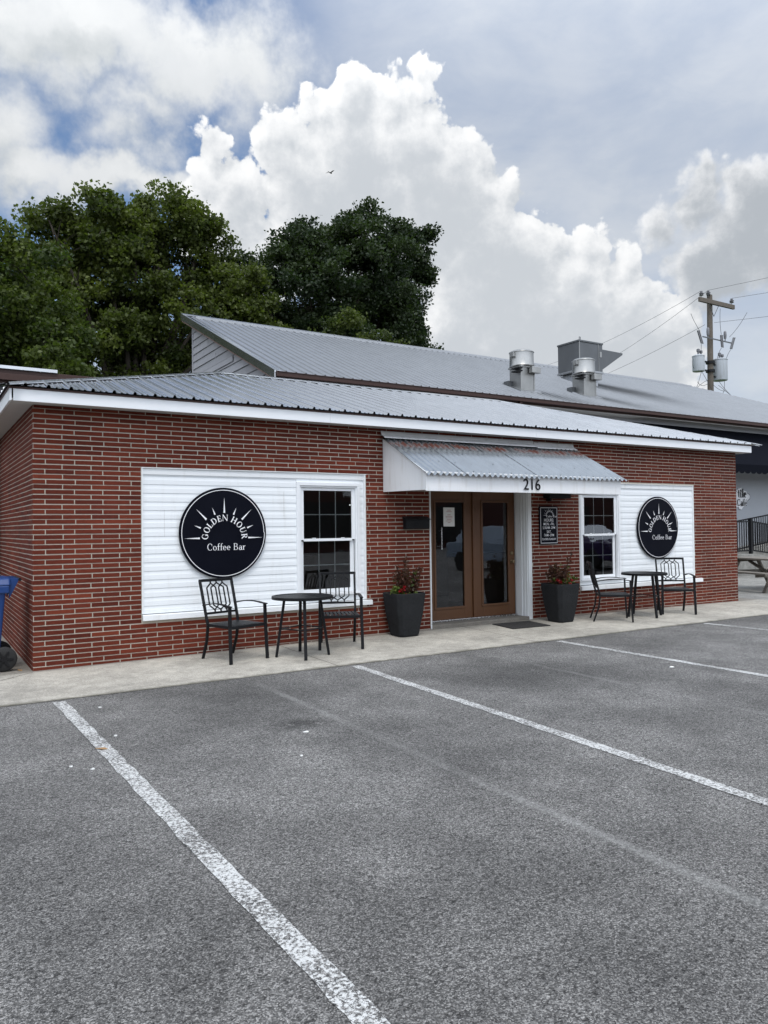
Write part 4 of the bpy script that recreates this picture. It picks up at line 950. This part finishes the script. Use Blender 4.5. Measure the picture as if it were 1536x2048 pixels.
# ramp with railings
t = thing('ramp', 'pale concrete ramp and landing in front of the cafe wall', 'ramp')
m = MB(); m.box(17.2, 20.45, 4.4, 5.79, -.05, .62); m.build('landing', M['concrete_dark'], t, bevel=.01)
m = MB(); m.hexa([(20.4505, 4.4, -.05), (25.6, 4.4, -.05), (25.6, 5.05, -.05), (20.4505, 5.05, -.05)], [(20.4505, 4.4, .62), (25.6, 4.4, 0.), (25.6, 5.05, .0), (20.4505, 5.05, .62)]); m.build('ramp_run', M['concrete_dark'], t)
m = MB(); m.hexa([(20.4505, 5.051, -.05), (25.6, 5.051, -.05), (25.6, 5.79, -.05), (20.4505, 5.79, -.05)], [(20.4505, 5.051, .62), (25.6, 5.051, 1.22), (25.6, 5.79, 1.22), (20.4505, 5.79, .62)]); m.build('ramp_run', M['concrete_dark'], t)
def railing(label, y, pts, posts):
    t = thing('railing', label, 'railing', (0, 0, 0), 0, 'black ramp railings')
    zf = lambda x: np.interp(x, [p[0] for p in pts], [p[1] for p in pts])
    for x in posts:
        m = MB(); z = zf(x); m.box(x - .045, x + .045, y - .045, y + .045, z, z + 1.05); m.box(x - .055, x + .055, y - .055, y + .055, z + 1.05, z + 1.075); m.build('post', M['black_metal'], t, bevel=.004)
    for dz in (.10, .97):
        m = MB(); m.path([(p[0], y, p[1] + dz) for p in pts], .035, .04); m.build('rail', M['black_metal'], t)
    x = pts[0][0] + .06
    while x < min(pts[-1][0], 23.6):
        if all(abs(x - q) > .06 for q in posts): m = MB(); z = zf(x); m.box(x - .009, x + .009, y - .009, y + .009, z + .12, z + .95); m.build('baluster', M['black_metal'], t)
        x += .115
railing('black metal railing along the front of the ramp, sloping down to the right', 4.46, [(17.3, .62), (20.45, .62), (25.5, .02)], (17.35, 19.47, 20.32, 22.4, 24.4))
railing('black metal railing along the back run of the ramp, rising to the right', 5.06, [(20.4, .62), (25.5, 1.21)], (20.45, 22.6, 24.6))

# picnic table
t = thing('picnic_table', 'weathered grey wooden picnic table on the patio beyond the brick corner', 'picnic table', (15.9, 1.25, -.03), R(-18))
wd = M['wood_grey']
m = MB()
for i in range(5): m.tone = random.random(); m.box(-.37 + i * .149, -.37 + i * .149 + .142, -.92, .92, .715, .755)
m.build('tabletop', wd, t, bevel=.004)
for s in (-1, 1):
    m = MB()
    for i in range(2): x = s * .70 + (i - .5) * .148; m.tone = random.random(); m.box(x - .07, x + .07, -.92, .92, .42, .458)
    m.build('bench', wd, t, bevel=.004)
for yy in (-.62, .62):
    for s in (-1, 1):
        m = MB(); m.bar((s * .62, yy, 0), (s * .26, yy, .71), .045, .10, (0, 1, 0)); m.build('leg', wd, t, bevel=.003)
    m = MB(); m.bar((-.80, yy + .045, .40), (.80, yy + .045, .40), .04, .10); m.bar((-.36, yy + .045, .695), (.36, yy + .045, .695), .04, .085); m.build('crossbeam', wd, t)
m = MB(); m.bar((0, -.58, .66), (0, 0, .42), .08, .04); m.bar((0, .58, .66), (0, 0, .42), .08, .04); m.build('brace', wd, t)

# ------------------------------------------------------------------ roof equipment
def exhaust(x, y, zb, label):
    t = thing('exhaust_vent', label, 'roof vent', (x, y, 0), 0, 'round exhaust vents on the long roof')
    z0 = zb - .35; z1 = zb + .60; hw = .235
    m = MB(); m.box(-hw, hw, -hw, hw, z0, z1); m.build('curb', M['duct'], t, bevel=.01)
    m = MB(); 
    for sx in (-1, 1): m.box(sx * hw - .02, sx * hw + .02, -hw - .012, -hw + .02, z0, z1)
    m.box(-hw - .03, hw + .03, -hw - .03, hw + .03, z1 - .04, z1 - .0); m.build('corner_trim', M['duct'], t, bevel=.004)
    m = MB(); m.lathe([(.325, z1 + .001), (.34, z1 + .025), (.33, z1 + .04), (.325, z1 + .38), (.345, z1 + .395), (.34, z1 + .41), (.27, z1 + .45), (.13, z1 + .475), (0, z1 + .48)], (0, 0, 0), 40); m.build('drum', M['duct'], t, smooth=True)
    m = MB(); m.box(-.39, -.25, -.10, .05, z1 + .25, z1 + .37); m.build('junction_box', M['duct'], t, bevel=.008)
    m = MB(); m.box(.02, .33, -hw - .17, -hw - .031, z1 - .20, z1 - .03); m.build('grease_box', M['duct'], t, bevel=.01)
    m = MB(); m.box(-hw - .16, -hw - .02, -.32, -.02, z1 - .10, z1 - .07); m.box(-hw - .16, -hw - .02, -.32, -.02, z1 - .18, z1 - .15)
    for i in range(4): m.box(-hw - .15 + i * .03, -hw - .14 + i * .03, -.325, -.321, z1 - .17, z1 - .08)
    m.build('hinge_bracket', M['black_metal'], t)
    m = MB(); hs = hw + .14
    m.hexa([(a, b, zb + SL * b - .10) for a, b in ((-hs, -hs), (hs, -hs), (hs, hs), (-hs, hs))], [(a, b, zb + SL * b + .045) for a, b in ((-hs, -hs), (hs, -hs), (hs, hs), (-hs, hs))]); m.build('flashing', M['roof_far'], t)
    m = MB(); m.box(-hw - .16, -hw - .001, .1, .3, zb + .02, zb + .22); m.build('curb_foot', M['unit'], t)
exhaust(13.05, 6.44, 5.28, 'left galvanised exhaust vent with round drum on the long metal roof')
exhaust(15.70, 6.68, 5.385, 'galvanised exhaust vent with round drum in front of the grey air unit')
t = thing('air_unit', 'large grey sheet-metal air unit with a sloping intake hood on the long roof', 'air unit', (0, 0, 0))
ux0, ux1, uy0, uy1, uz0, uz1 = 17.25, 18.35, 8.33, 9.28, 6.62, 7.52
m = MB(); m.box(ux0, ux1, uy0, uy1, uz0, uz1); m.build('housing', M['unit'], t, bevel=.012)
m = MB(); m.box(ux0 - .02, ux1 + .02, uy0 - .02, uy1 + .02, uz1 + .001, uz1 + .06); m.build('lid', M['unit'], t, bevel=.008)
m = MB(); m.box(ux0 - .02, ux1 + .02, uy0 - .02, uy1 + .02, uz0 - .07, uz0 - .001); m.build('base_rail', M['roof_far'], t, bevel=.008)
m = MB(); b0 = [(ux1 + .02, uz1 - .10), (ux1 + 1.12, uz1 - .12), (ux1 + 1.12, uz1 - .18), (ux1 + .02, uz0 + .05)]
m.hexa([(x, uy0 + .12, z) for x, z in b0], [(x, uy1 - .1, z) for x, z in b0]); m.build('intake_hood', M['unit'], t, bevel=.008)
m = MB(); m.box(ux0 + .12, ux1 - .1, uy0 + .12, uy1 - .1, 5.9, uz0 - .071); m.build('curb', M['cafe_wall'], t)
m = MB(); m.box(ux0 + .002, ux0 + .025, uy0 - .018, uy0 - .002, uz0, uz1); m.box(ux1 - .14, ux1 - .05, uy0 - .012, uy0 - .001, uz1 - .42, uz1 - .24); m.box(ux1 - .2, ux1 - .185, uy0 - .01, uy0 - .001, uz0, uz1); m.build('access_panel', M['duct'], t)
m = MB(); m.tube([(ux0 + .02, uy0, uz1 + .061), (ux0 + .02, uy0, uz1 + .15), (ux0 + .07, uy0, uz1 + .15), (ux0 + .07, uy0, uz1 + .061)], .012, 6); m.build('lifting_eye', M['unit'], t)

# ------------------------------------------------------------------ utility pole and lines
PX, PY = 36.62, 17.
t = thing('utility_pole', 'weathered wooden utility pole with crossarm and two grey transformers, behind the long roof', 'utility pole', (PX, PY, -.05))
m = MB(); m.tube([(.0, 0, 0), (-.05, 0, 7), (.05, 0, 14.35)], [.21, .175, .145], 16); m.build('pole', M['pole_wood'], t, smooth=True)
m = MB(); m.box(-1.22, 1.92, -.30, -.17, 13.76, 14.0); m.build('crossarm', M['pole_wood'], t, bevel=.01)
for s in (-1, 1):
    m = MB(); m.bar((.05, -.24, 13.1), (.05 + s * .42, -.26, 13.75), .03, .015); m.build('arm_brace', M['unit'], t)
INS = [(-1.02, -.235, 14.0), (-.14, -.05, 14.22), (1.72, -.235, 14.0)]
for x, y, z in INS:
    m = MB(); m.lathe([(.015, 0), (.015, .10), (.11, .11), (.12, .14), (.06, .16), (.06, .18), (.12, .20), (.125, .235), (.06, .25), (.05, .28), (.075, .30), (.06, .36), (0, .37)], (x, y, z), 16); m.build('insulator', M['porcelain'], t, smooth=True)
for x, r, z0, h in ((-1.12, .32, 9.95, .85), (.78, .40, 9.62, 1.18)):
    m = MB(); m.lathe([(r * .97, 0), (r, .03), (r, h - .05), (r * 1.05, h - .04), (r * 1.05, h), (r * .6, h + .07), (0, h + .09)], (x, -.05, z0), 28); T = m.build('transformer', M['transformer'], t, smooth=True)
    for dx, hh in ((-.08, .30), (.16, .24)):
        m = MB(); m.lathe([(.05, 0), (.05, hh * .5), (.09, hh * .55), (.09, hh), (.03, hh + .04), (0, hh + .05)], (x + dx, -.1, z0 + h + .05), 10); m.build('bushing', M['porcelain'], T)
    m = MB(); m.bar((x, -.05, z0 + h * .72), (0, 0, z0 + h * .72), .07, .09); m.bar((x, -.05, z0 + h * .15), (0, 0, z0 + h * .15), .07, .09); m.build('bracket', M['black_metal'], T)
m = MB(); 
for z in (10.5, 10.02): m.lathe([(.25, 0), (.25, .14)], (0, 0, z), 16)
m.build('pole_band', M['black_metal'], t)
m = MB(); m.bar((-1.0, -.25, 11.85), (1.6, -.25, 11.80), .04, .06); m.build('equipment_bar', M['unit'], t)
for x, tl in ((-1.25, .22), (.62, .05), (1.52, -.22)):
    m = MB(); m.bar((x - tl, -.3, 12.1), (x + tl * .4, -.3, 11.45), .09, .06, (0, 1, 0)); m.bar((x - tl + .13, -.3, 12.12), (x + tl * .4 + .13, -.3, 11.45), .035, .03, (0, 1, 0)); m.bar((x - tl - .05, -.3, 12.1), (x - tl + .17, -.3, 12.12), .03, .03, (0, 1, 0)); m.bar((x + tl * .4 - .05, -.3, 11.45), (x + tl * .4 + .15, -.3, 11.45), .03, .03, (0, 1, 0)); m.build('fuse_cutout', M['porcelain'], t)
for x in (-.52, 1.02):
    m = MB(); m.lathe([(.03, 0), (.03, .12), (.075, .13), (.085, .3), (.075, .5), (.03, .55), (0, .56)], (x, -.25, 11.86), 10); m.build('surge_arrester', M['porcelain'], t, smooth=True)
def sag(p, q, s, n=14): return [(p[0] + (q[0] - p[0]) * i / n, p[1] + (q[1] - p[1]) * i / n, p[2] + (q[2] - p[2]) * i / n - s * 4 * (i / n) * (1 - i / n)) for i in range(n + 1)]
m = MB()
for pts in ([(-1.9, -.2, 13.0), (-1.85, -.3, 12.6), (-1.35, -.3, 12.15)], [(2.6, -.6, 13.6), (2.2, -.3, 12.7), (1.35, -.3, 12.1)], [(.55, -.3, 13.6), (.45, -.3, 12.8), (.60, -.3, 12.15)], [(-1.2, -.3, 11.4), (-1.05, -.2, 11.0), (-1.15, -.1, 10.6)], [(1.45, -.3, 11.4), (1.2, -.2, 11.1), (1.1, -.1, 10.4)], [(.6, -.3, 11.4), (.3, -.2, 11.0), (.45, -.1, 10.5)],
            [(-.95, -.1, 9.95), (-1.7, -.4, 9.0), (-2.5, -.6, 8.3)], [(-.9, -.1, 9.95), (-.6, -.4, 9.1), (-.2, -.3, 8.8)], [(-.2, -.3, 9.6), (-1.4, -.4, 9.4), (-2.4, -.4, 8.4)], [(.55, -.1, 9.6), (.9, -.4, 8.8), (2.9, -.5, 7.9)], [(1.1, -.1, 9.6), (.9, -.3, 8.8), (.1, -.3, 8.4)], [(.4, -.2, 9.3), (1.2, -.4, 8.8), (2.3, -.5, 8.2)], [(1.3, 0, 10.5), (1.7, 0, 10.0), (1.4, 0, 9.8)], [(-1.5, 0, 10.6), (-1.65, 0, 10.3), (-1.45, 0, 10.1)], [(-.3, -.3, 9.3), (.2, -.4, 8.9), (.9, -.3, 9.0)], [(-.5, -.3, 9.4), (-1.2, -.3, 8.9), (-1.6, -.3, 9.3)]):
    P = [Vector(p) for p in pts]; q = [P[0] * (1 - f) ** 2 + P[1] * 2 * f * (1 - f) + P[2] * f * f for f in (0, .2, .4, .6, .8, 1)]; m.tube(q, .012, 5, False)
m.build('jumper_cable', M['wire'], t)
w3 = lambda i: (PX + INS[i][0], PY + INS[i][1], INS[i][2] + .32)
lines = [(w3(0), (46.2, 42, 15.6), .5, 'power line running away to the left from the left end of the crossarm'),
         (w3(1), (22.4, 4.2, 14.7), .25, 'topmost power line running towards the right from the pole head'),
         (w3(1), (48.2, 42, 13.9), .6, 'power line running away behind the pole from its head'),
         (w3(2), (31.5, 2, 15.1), .3, 'power line running right from the right end of the crossarm'),
         ((PX + .2, PY - .15, 12.75), (26.6, 2, 12.6), .3, 'low power line leaving the pole shaft to the right'),
         ((PX - .2, PY + .15, 12.65), (45.5, 42, 12.6), .5, 'lowest power line running away to the left from the pole shaft')]
lines[1] = (w3(1), (62, 0, 21.5), .3, lines[1][3]); lines[3] = (w3(2), (62, -1, 19.2), .3, lines[3][3]); lines[4] = ((PX + .2, PY - .15, 12.75), (60, -1, 16.2), .3, lines[4][3])
for p, q, s, lab in lines:
    m = MB(); m.tube(sag(p, q, s), .010, 5, False); tag(m.build('power_line', M['wire'], None), lab, 'power line', 'overhead power lines')

# bird far up
t = thing('bird', 'small dark bird gliding in front of the tall white cloud', 'bird', (35.67, 60, 38.43), R(25))
M['feather'] = simple('dark_feathers', (.03, .028, .026), .8)
m = MB(); m.tube([(-.22, 0, 0), (-.1, 0, .01), (.1, 0, .01), (.2, 0, .02), (.27, 0, .015)], [.015, .05, .06, .035, .01], 8); m.face([(-.2, -.02, 0), (-.42, -.07, 0), (-.42, .07, 0), (-.2, .02, 0)])
for s in (-1, 1): m.hexa([(.1, s * .04, .02), (.02, s * .3, .12), (-.1, s * .62, .1), (-.12, s * .3, .1), (-.1, s * .04, .0)], [(.1, s * .04, .03), (.02, s * .3, .128), (-.1, s * .62, .104), (-.12, s * .3, .108), (-.1, s * .04, .01)])
m.build('body', M['feather'], t)

# ------------------------------------------------------------------ scraps on the asphalt
def scrap(x, y, s, label):
    n = 7; m = MB(); a = [random.uniform(.6, 1.1) for _ in range(n)]
    top = [(s * a[i] * cos(2 * pi * i / n), s * .7 * a[i] * sin(2 * pi * i / n), .008 + random.uniform(0, .004)) for i in range(n)]
    m.hexa([(p[0], p[1], .003) for p in top], top); o = m.build('paper_scrap', M['paper'], None, loc=(x, y, 0)); return tag(o, label, 'litter', 'white scraps on the asphalt')
for x, y, s, lab in ((1.405, -3.939, .030, 'largest white scrap, beside the dark oil stain'), (.26, -2.214, .02, 'white scrap just right of the near line, close to the walk'), (.168, -3.235, .022, 'white scrap right of the near line, below the first'), (-.242, -3.842, .018, 'white scrap left of the near line, the farther of two'), (-.136, -3.974, .018, 'white scrap left of the near line, the nearer of two'), (1.117, -4.469, .016, 'tiny white scrap left of the faded line'), (5.823, -3.812, .045, 'flat white scrap between the two farther parking lines')):
    scrap(x, y, s * .72, lab)
def dry_leaf(x, y, s, rz, label):
    m = MB(); pts = [(0, -1, .05), (.35, -.4, .25), (.45, .1, .15), (.2, .7, .1), (0, 1, .3), (-.2, .7, .2), (-.42, .1, .3), (-.33, -.4, .1)]
    m.hexa([(p[0] * s, p[1] * s, p[2] * s * .5 + .006) for p in pts], [(p[0] * s, p[1] * s, p[2] * s * .5 + .009) for p in pts])
    o = m.build('dry_leaf', M['leaf_tan'], None, loc=(x, y, 0)); o.rotation_euler = (0, 0, rz); return tag(o, label, 'leaf', 'dry leaves on the ground')
dry_leaf(.006, -3.541, .045, 1.0, 'tan dry leaf lying on the near white parking line'); dry_leaf(-.12, .12, .05, .3, 'brown dry leaf at the foot of the left brick wall')

# ------------------------------------------------------------------ across the lot: building added to darken the glass, cars mirrored in it
OB = thing('added_far_building', 'unseen brick building added across the lot to darken the window glass', 'building')
m = MB(); m.box(-40, 75, -42, -34, -.05, 5.6); m.build('wall', M['opp_brick'], OB)
m = MB(); m.box(-40.3, 75.3, -42.3, -33.7, 5.6, 5.95); m.build('roof', M['unit'], OB)
for x in range(-36, 74, 11):
    m = MB(); m.box(x, x + 4, -33.99, -33.9, .6, 3.2); m.build('window', M['room'], OB)
def car(x, y, paint, label):
    t = thing('parked_car', label, 'car', (x, y, 0), 0, 'parked cars mirrored in the glass')
    m = MB(); side = [(-2.3, .35), (-2.32, .75), (-2.2, .95), (-1.25, 1.02), (1.9, 1.05), (2.25, .95), (2.3, .4)]
    m.hexa([(-.88, -a, z) for a, z in side], [(.88, -a, z) for a, z in side]); m.build('body', paint, t, bevel=.08)
    m = MB(); m.hexa([(-.82, 1.3, 1.0), (.82, 1.3, 1.0), (.82, -1.9, 1.0), (-.82, -1.9, 1.0)], [(-.62, .45, 1.55), (.62, .45, 1.55), (.62, -1.45, 1.58), (-.62, -1.45, 1.58)]); c = m.build('cabin', paint, t, bevel=.06)
    m = MB(); m.face([(-.72, 1.235, 1.06), (.72, 1.235, 1.06), (.58, .52, 1.52), (-.58, .52, 1.52)]); m.build('windscreen', M['glass'], t, fixn=False)
    for sx in (-1, 1):
        m = MB(); m.box(sx * .62 - .2, sx * .62 + .2, 2.285, 2.33, .68, .82); m.build('headlight', M['steel'], t, bevel=.02)
        for yy in (-1.4, 1.45): m = MB(); m.lathe([(.18, 0), (.32, 0), (.34, .05), (.34, .17), (.32, .22), (.18, .22)], (sx * .80 - .11, yy, .34), 24, 'x'); m.build('wheel', M['rubber'], t, smooth=True)
    m = MB(); m.box(-.5, .5, 2.29, 2.325, .48, .62); m.build('grille', M['black_plastic'], t)
car(16.3, -10.4, simple('pale_blue_paint', (.26, .32, .40), .25, var=.03), 'pale blue parked car mirrored in the right door glass')
car(19.6, -10.6, simple('purple_paint', (.05, .03, .09), .22, var=.03), 'dark purple parked car mirrored in the right window')
# ------------------------------------------------------------------ camera
C0, yaw, pitch, roll, FPX = Vector((-1.1181, -9.1626, 1.547)), .555, .0199, -.011, 1516.86
f = Vector((sin(yaw) * cos(pitch), cos(yaw) * cos(pitch), sin(pitch))); r = Vector((cos(yaw), -sin(yaw), 0)); u = r.cross(f)
r2 = r * cos(roll) + u * sin(roll); u2 = -r * sin(roll) + u * cos(roll)
cam = bpy.data.cameras.new('camera'); co = bpy.data.objects.new('camera', cam); COL.objects.link(co)
co.matrix_world = Matrix(((r2.x, u2.x, -f.x, C0.x), (r2.y, u2.y, -f.y, C0.y), (r2.z, u2.z, -f.z, C0.z), (0, 0, 0, 1)))
cam.sensor_fit = 'VERTICAL'; cam.sensor_height = 36; cam.lens = FPX / 2048 * 36; cam.clip_end = 3000; cam.clip_start = .05
scene.camera = co

# ------------------------------------------------------------------ sky with clouds, sun behind thin cloud
SUN_EL, SUN_AZ = R(64), R(205)      # azimuth clockwise from +y
w = bpy.data.worlds.new('World'); scene.world = w; w.use_nodes = True; nt = w.node_tree; t = NT(nt)
bg = nt.nodes['Background']; S = .1; bg.inputs[1].default_value = S
sky = t.n('ShaderNodeTexSky', sky_type='NISHITA', sun_disc=False, sun_elevation=SUN_EL, sun_rotation=SUN_AZ, air_density=1.0, dust_density=.6, ozone_density=2.5)
TOWER = [(0.524, 0.538, 0.035, 0.026), (0.509, 0.517, 0.047, 0.036), (0.615, 0.537, 0.031, 0.023), (0.63, 0.526, 0.024, 0.018), (0.569, 0.52, 0.044, 0.034), (0.476, 0.509, 0.04, 0.031), (0.435, 0.487, 0.036, 0.029), (0.41, 0.457, 0.039, 0.032), (0.344, 0.458, 0.033, 0.028), (0.329, 0.422, 0.033, 0.028), (0.37, 0.411, 0.051, 0.044), (0.449, 0.431, 0.066, 0.055), (0.522, 0.46, 0.08, 0.065), (0.595, 0.47, 0.073, 0.059), (0.648, 0.457, 0.046, 0.038), (0.684, 0.45, 0.028, 0.023), (0.726, 0.417, 0.032, 0.028), (0.712, 0.387, 0.045, 0.04), (0.627, 0.392, 0.099, 0.086), (0.514, 0.393, 0.119, 0.103), (0.763, 0.343, 0.038, 0.035), (0.829, 0.338, 0.032, 0.03), (0.806, 0.305, 0.05, 0.047), (0.862, 0.309, 0.03, 0.029), (0.806, 0.269, 0.075, 0.072), (0.698, 0.312, 0.104, 0.096), (0.891, 0.268, 0.042, 0.041), (0.71, 0.238, 0.129, 0.124), (0.914, 0.242, 0.041, 0.041), (0.866, 0.216, 0.096, 0.097), (.350, .375, .06, .05), (.395, .335, .065, .055), (.312, .40, .03, .028)]
RIGHT = [(0.957, 0.406, 0.035, 0.032), (0.983, 0.422, 0.021, 0.019), (0.923, 0.398, 0.025, 0.022), (0.951, 0.367, 0.051, 0.048), (0.916, 0.353, 0.041, 0.039), (1.006, 0.374, 0.049, 0.047), (1.042, 0.331, 0.084, 0.084), (0.977, 0.303, 0.072, 0.072)]
SOFT = [(0.181, 0.566, 0.150, 0.050), (0.108, 0.535, 0.083, 0.045), (0.32, 0.547, 0.121, 0.044), (0.397, 0.548, 0.062, 0.053), (0.246, 0.509, 0.05, 0.020), (0.081, 0.439, 0.059, 0.049), (0.119, 0.411, 0.094, 0.031), (0.216, 0.419, 0.119, 0.024), (0.228, 0.472, 0.030, 0.03)]
def group(name, blobs, kind, grow=.16):
    g = bpy.data.node_groups.new(name, 'ShaderNodeTree')
    g.interface.new_socket('P', in_out='INPUT', socket_type='NodeSocketVector'); g.interface.new_socket('D', in_out='OUTPUT', socket_type='NodeSocketFloat')
    q = NT(g); gi = q.n('NodeGroupInput'); go = q.n('NodeGroupOutput'); P = gi.outputs[0]
    if kind == 'cumulus':
        wn = q.n('ShaderNodeTexNoise'); q.put(wn.inputs['Vector'], P); wn.inputs['Scale'].default_value = 16; wn.inputs['Detail'].default_value = 3
        Pw = q.vm('ADD', P, q.vm('MULTIPLY', q.vm('SUBTRACT', wn.outputs['Color'], (.5, .5, .5)), (.055, .055, 0)))
    else:
        wn = q.n('ShaderNodeTexNoise'); q.put(wn.inputs['Vector'], P); wn.inputs['Scale'].default_value = 8; wn.inputs['Detail'].default_value = 5; wn.inputs['Roughness'].default_value = .62
        Pw = q.vm('ADD', P, q.vm('MULTIPLY', q.vm('SUBTRACT', wn.outputs['Color'], (.5, .5, .5)), (.16, .13, 0)))
    cur = None
    for a, e, ra, re in blobs:
        d = q.vm('LENGTH', q.vm('MULTIPLY', q.vm('SUBTRACT', Pw, (a, e, 0)), (1 / ra, 1 / re, 0)))
        # distance in units of a common radius, so every lobe has a like edge
        d = q.math('MULTIPLY', q.math('SUBTRACT', d, 1.), (ra + re) / 2 / .05)
        if cur is None: cur = d
        else:
            n = q.nt.nodes.new('ShaderNodeMath'); n.operation = 'SMOOTH_MIN'; q.put(n.inputs[0], cur); q.put(n.inputs[1], d); n.inputs[2].default_value = .35; cur = n.outputs[0]
    base = q.math('MULTIPLY_ADD', cur, -1., grow if kind == 'cumulus' else 0.)
    if kind == 'cumulus':
        puff = q.math('SUBTRACT', .55, q.vor(q.vm('ADD', P, q.vm('MULTIPLY', wn.outputs['Color'], (.03, .03, 0))), 26., 'F1', 3.))
        puff2 = q.math('SUBTRACT', q.noise(P, 70, 6, .65), .5)
        d = q.math('ADD', base, q.math('ADD', q.math('MULTIPLY', puff, .52), q.math('MULTIPLY', puff2, .34)))
    else:
        d = q.math('ADD', base, q.math('MULTIPLY', q.math('SUBTRACT', q.noise(P, 22, 7, .62), .5), 1.6))
    q.l.new(d, go.inputs[0]); return g
def call(g, P):
    n = nt.nodes.new('ShaderNodeGroup'); n.node_tree = g; t.put(n.inputs[0], P); return n.outputs[0]
dirv = t.n('ShaderNodeTexCoord').outputs['Generated']
sp = t.n('ShaderNodeSeparateXYZ', i_0=t.vm('NORMALIZE', dirv))
az = t.math('ARCTAN2', sp.outputs[0], sp.outputs[1]); el = t.math('ARCSINE', sp.outputs[2])
P = t.n('ShaderNodeCombineXYZ', i_0=az, i_1=el, i_2=0.).outputs[0]
GT, GR, GS = group('cloud_tower', TOWER, 'cumulus'), group('cloud_right', RIGHT, 'cumulus', .0), group('cloud_soft', SOFT, 'soft')
def c10(c): return tuple(x / S for x in c)
blue = t.vm('MULTIPLY', sky.outputs[0], (SKYK := (1.08, 1.12, 1.16)))
# high grey veil
vn = t.noise(t.vm('MULTIPLY', P, (1., 2.2, 1)), 3.2, 5, .55, .4)
veil_m = t.math('ADD', t.ramp(az, .30, .66), t.math('MULTIPLY_ADD', vn, .9, -.55), clamp=True)
veil_m = t.math('MAXIMUM', veil_m, t.ramp(el, .34, .10))
veil_m = t.math('MAXIMUM', veil_m, t.ramp(az, .02, -.5)); veil_m = t.math('MAXIMUM', veil_m, t.ramp(t.math('ABSOLUTE', az), 1.3, 1.8))
vn2 = t.noise(t.vm('MULTIPLY', P, (1.4, 2.6, 1)), 5., 6, .6, .3)
veil_c = t.mix(t.ramp(vn2, .3, .7), c10((.46, .505, .575)), c10((.56, .59, .63)))
col = t.mix(t.math('MULTIPLY', veil_m, .93), blue, veil_c)
# soft cloud, upper left
ds = call(GS, P); ds2 = call(GS, t.vm('ADD', P, (.012, .03, 0)))
sh = t.math('MULTIPLY_ADD', t.math('SUBTRACT', ds, ds2), .55, .45, clamp=True)
sc_ = t.mix(sh, c10((.47, .50, .52)), c10((.69, .705, .715)))
sc_ = t.mix(t.ramp(t.noise(P, 9, 5), .35, .7), sc_, c10((.62, .64, .66)))
col = t.mix(t.ramp(ds, -.9, .95), col, sc_)
# towering cumulus and the darker one on the right
def cumulus(col, G, lo, hi, lim, edge=.11):
    d = call(G, P); d2 = call(G, t.vm('ADD', P, (-.010, .016, 0)))
    s = t.math('MULTIPLY', t.math('SUBTRACT', d, d2), 1.05)
    rim = t.ramp(d, .0, lim, 1., 0.)
    bil = t.noise(t.vm('ADD', P, (.3, .1, 0)), 20, 7, .68)
    s = t.math('ADD', t.math('MULTIPLY', s, t.math('MULTIPLY_ADD', rim, .75, .25)), t.math('ADD', t.math('MULTIPLY', rim, .58), t.math('MULTIPLY_ADD', bil, 1.3, -.68)))
    s = t.ramp(s, -.05, 1.1)
    c = t.mix(s, c10(lo), c10(hi))
    return t.mix(t.ramp(d, -.02, edge), col, c)
col = cumulus(col, GT, (.50, .53, .565), (.83, .835, .84), 1.5)
col = cumulus(col, GR, (.39, .42, .455), (.76, .77, .785), .9, .35)
# sky brightened round the sun behind the viewer, added fill for the facade
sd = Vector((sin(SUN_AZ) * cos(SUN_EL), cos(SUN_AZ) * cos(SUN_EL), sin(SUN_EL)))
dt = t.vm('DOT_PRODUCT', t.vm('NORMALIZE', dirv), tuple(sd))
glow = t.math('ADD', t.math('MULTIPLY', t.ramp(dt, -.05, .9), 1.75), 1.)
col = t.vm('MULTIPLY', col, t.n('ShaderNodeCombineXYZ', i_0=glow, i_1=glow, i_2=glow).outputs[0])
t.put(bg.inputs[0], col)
w.cycles.sampling_method = 'MANUAL'; w.cycles.sample_map_resolution = 512
sl = bpy.data.lights.new('sun', 'SUN'); sl.energy = 1.4; sl.angle = R(16); sl.color = (1, .965, .92)
so_ = bpy.data.objects.new('sun', sl); COL.objects.link(so_); so_.rotation_euler = (-sd).to_track_quat('-Z', 'Y').to_euler()

vs = scene.view_settings; vs.view_transform = 'Standard'; vs.look = 'None'; vs.exposure = .27; vs.gamma = 1; vs.use_curve_mapping = False
scene.cycles.use_denoising = True; scene.cycles.max_bounces = 8; scene.cycles.transparent_max_bounces = 12; scene.cycles.caustics_reflective = False; scene.cycles.caustics_refractive = False
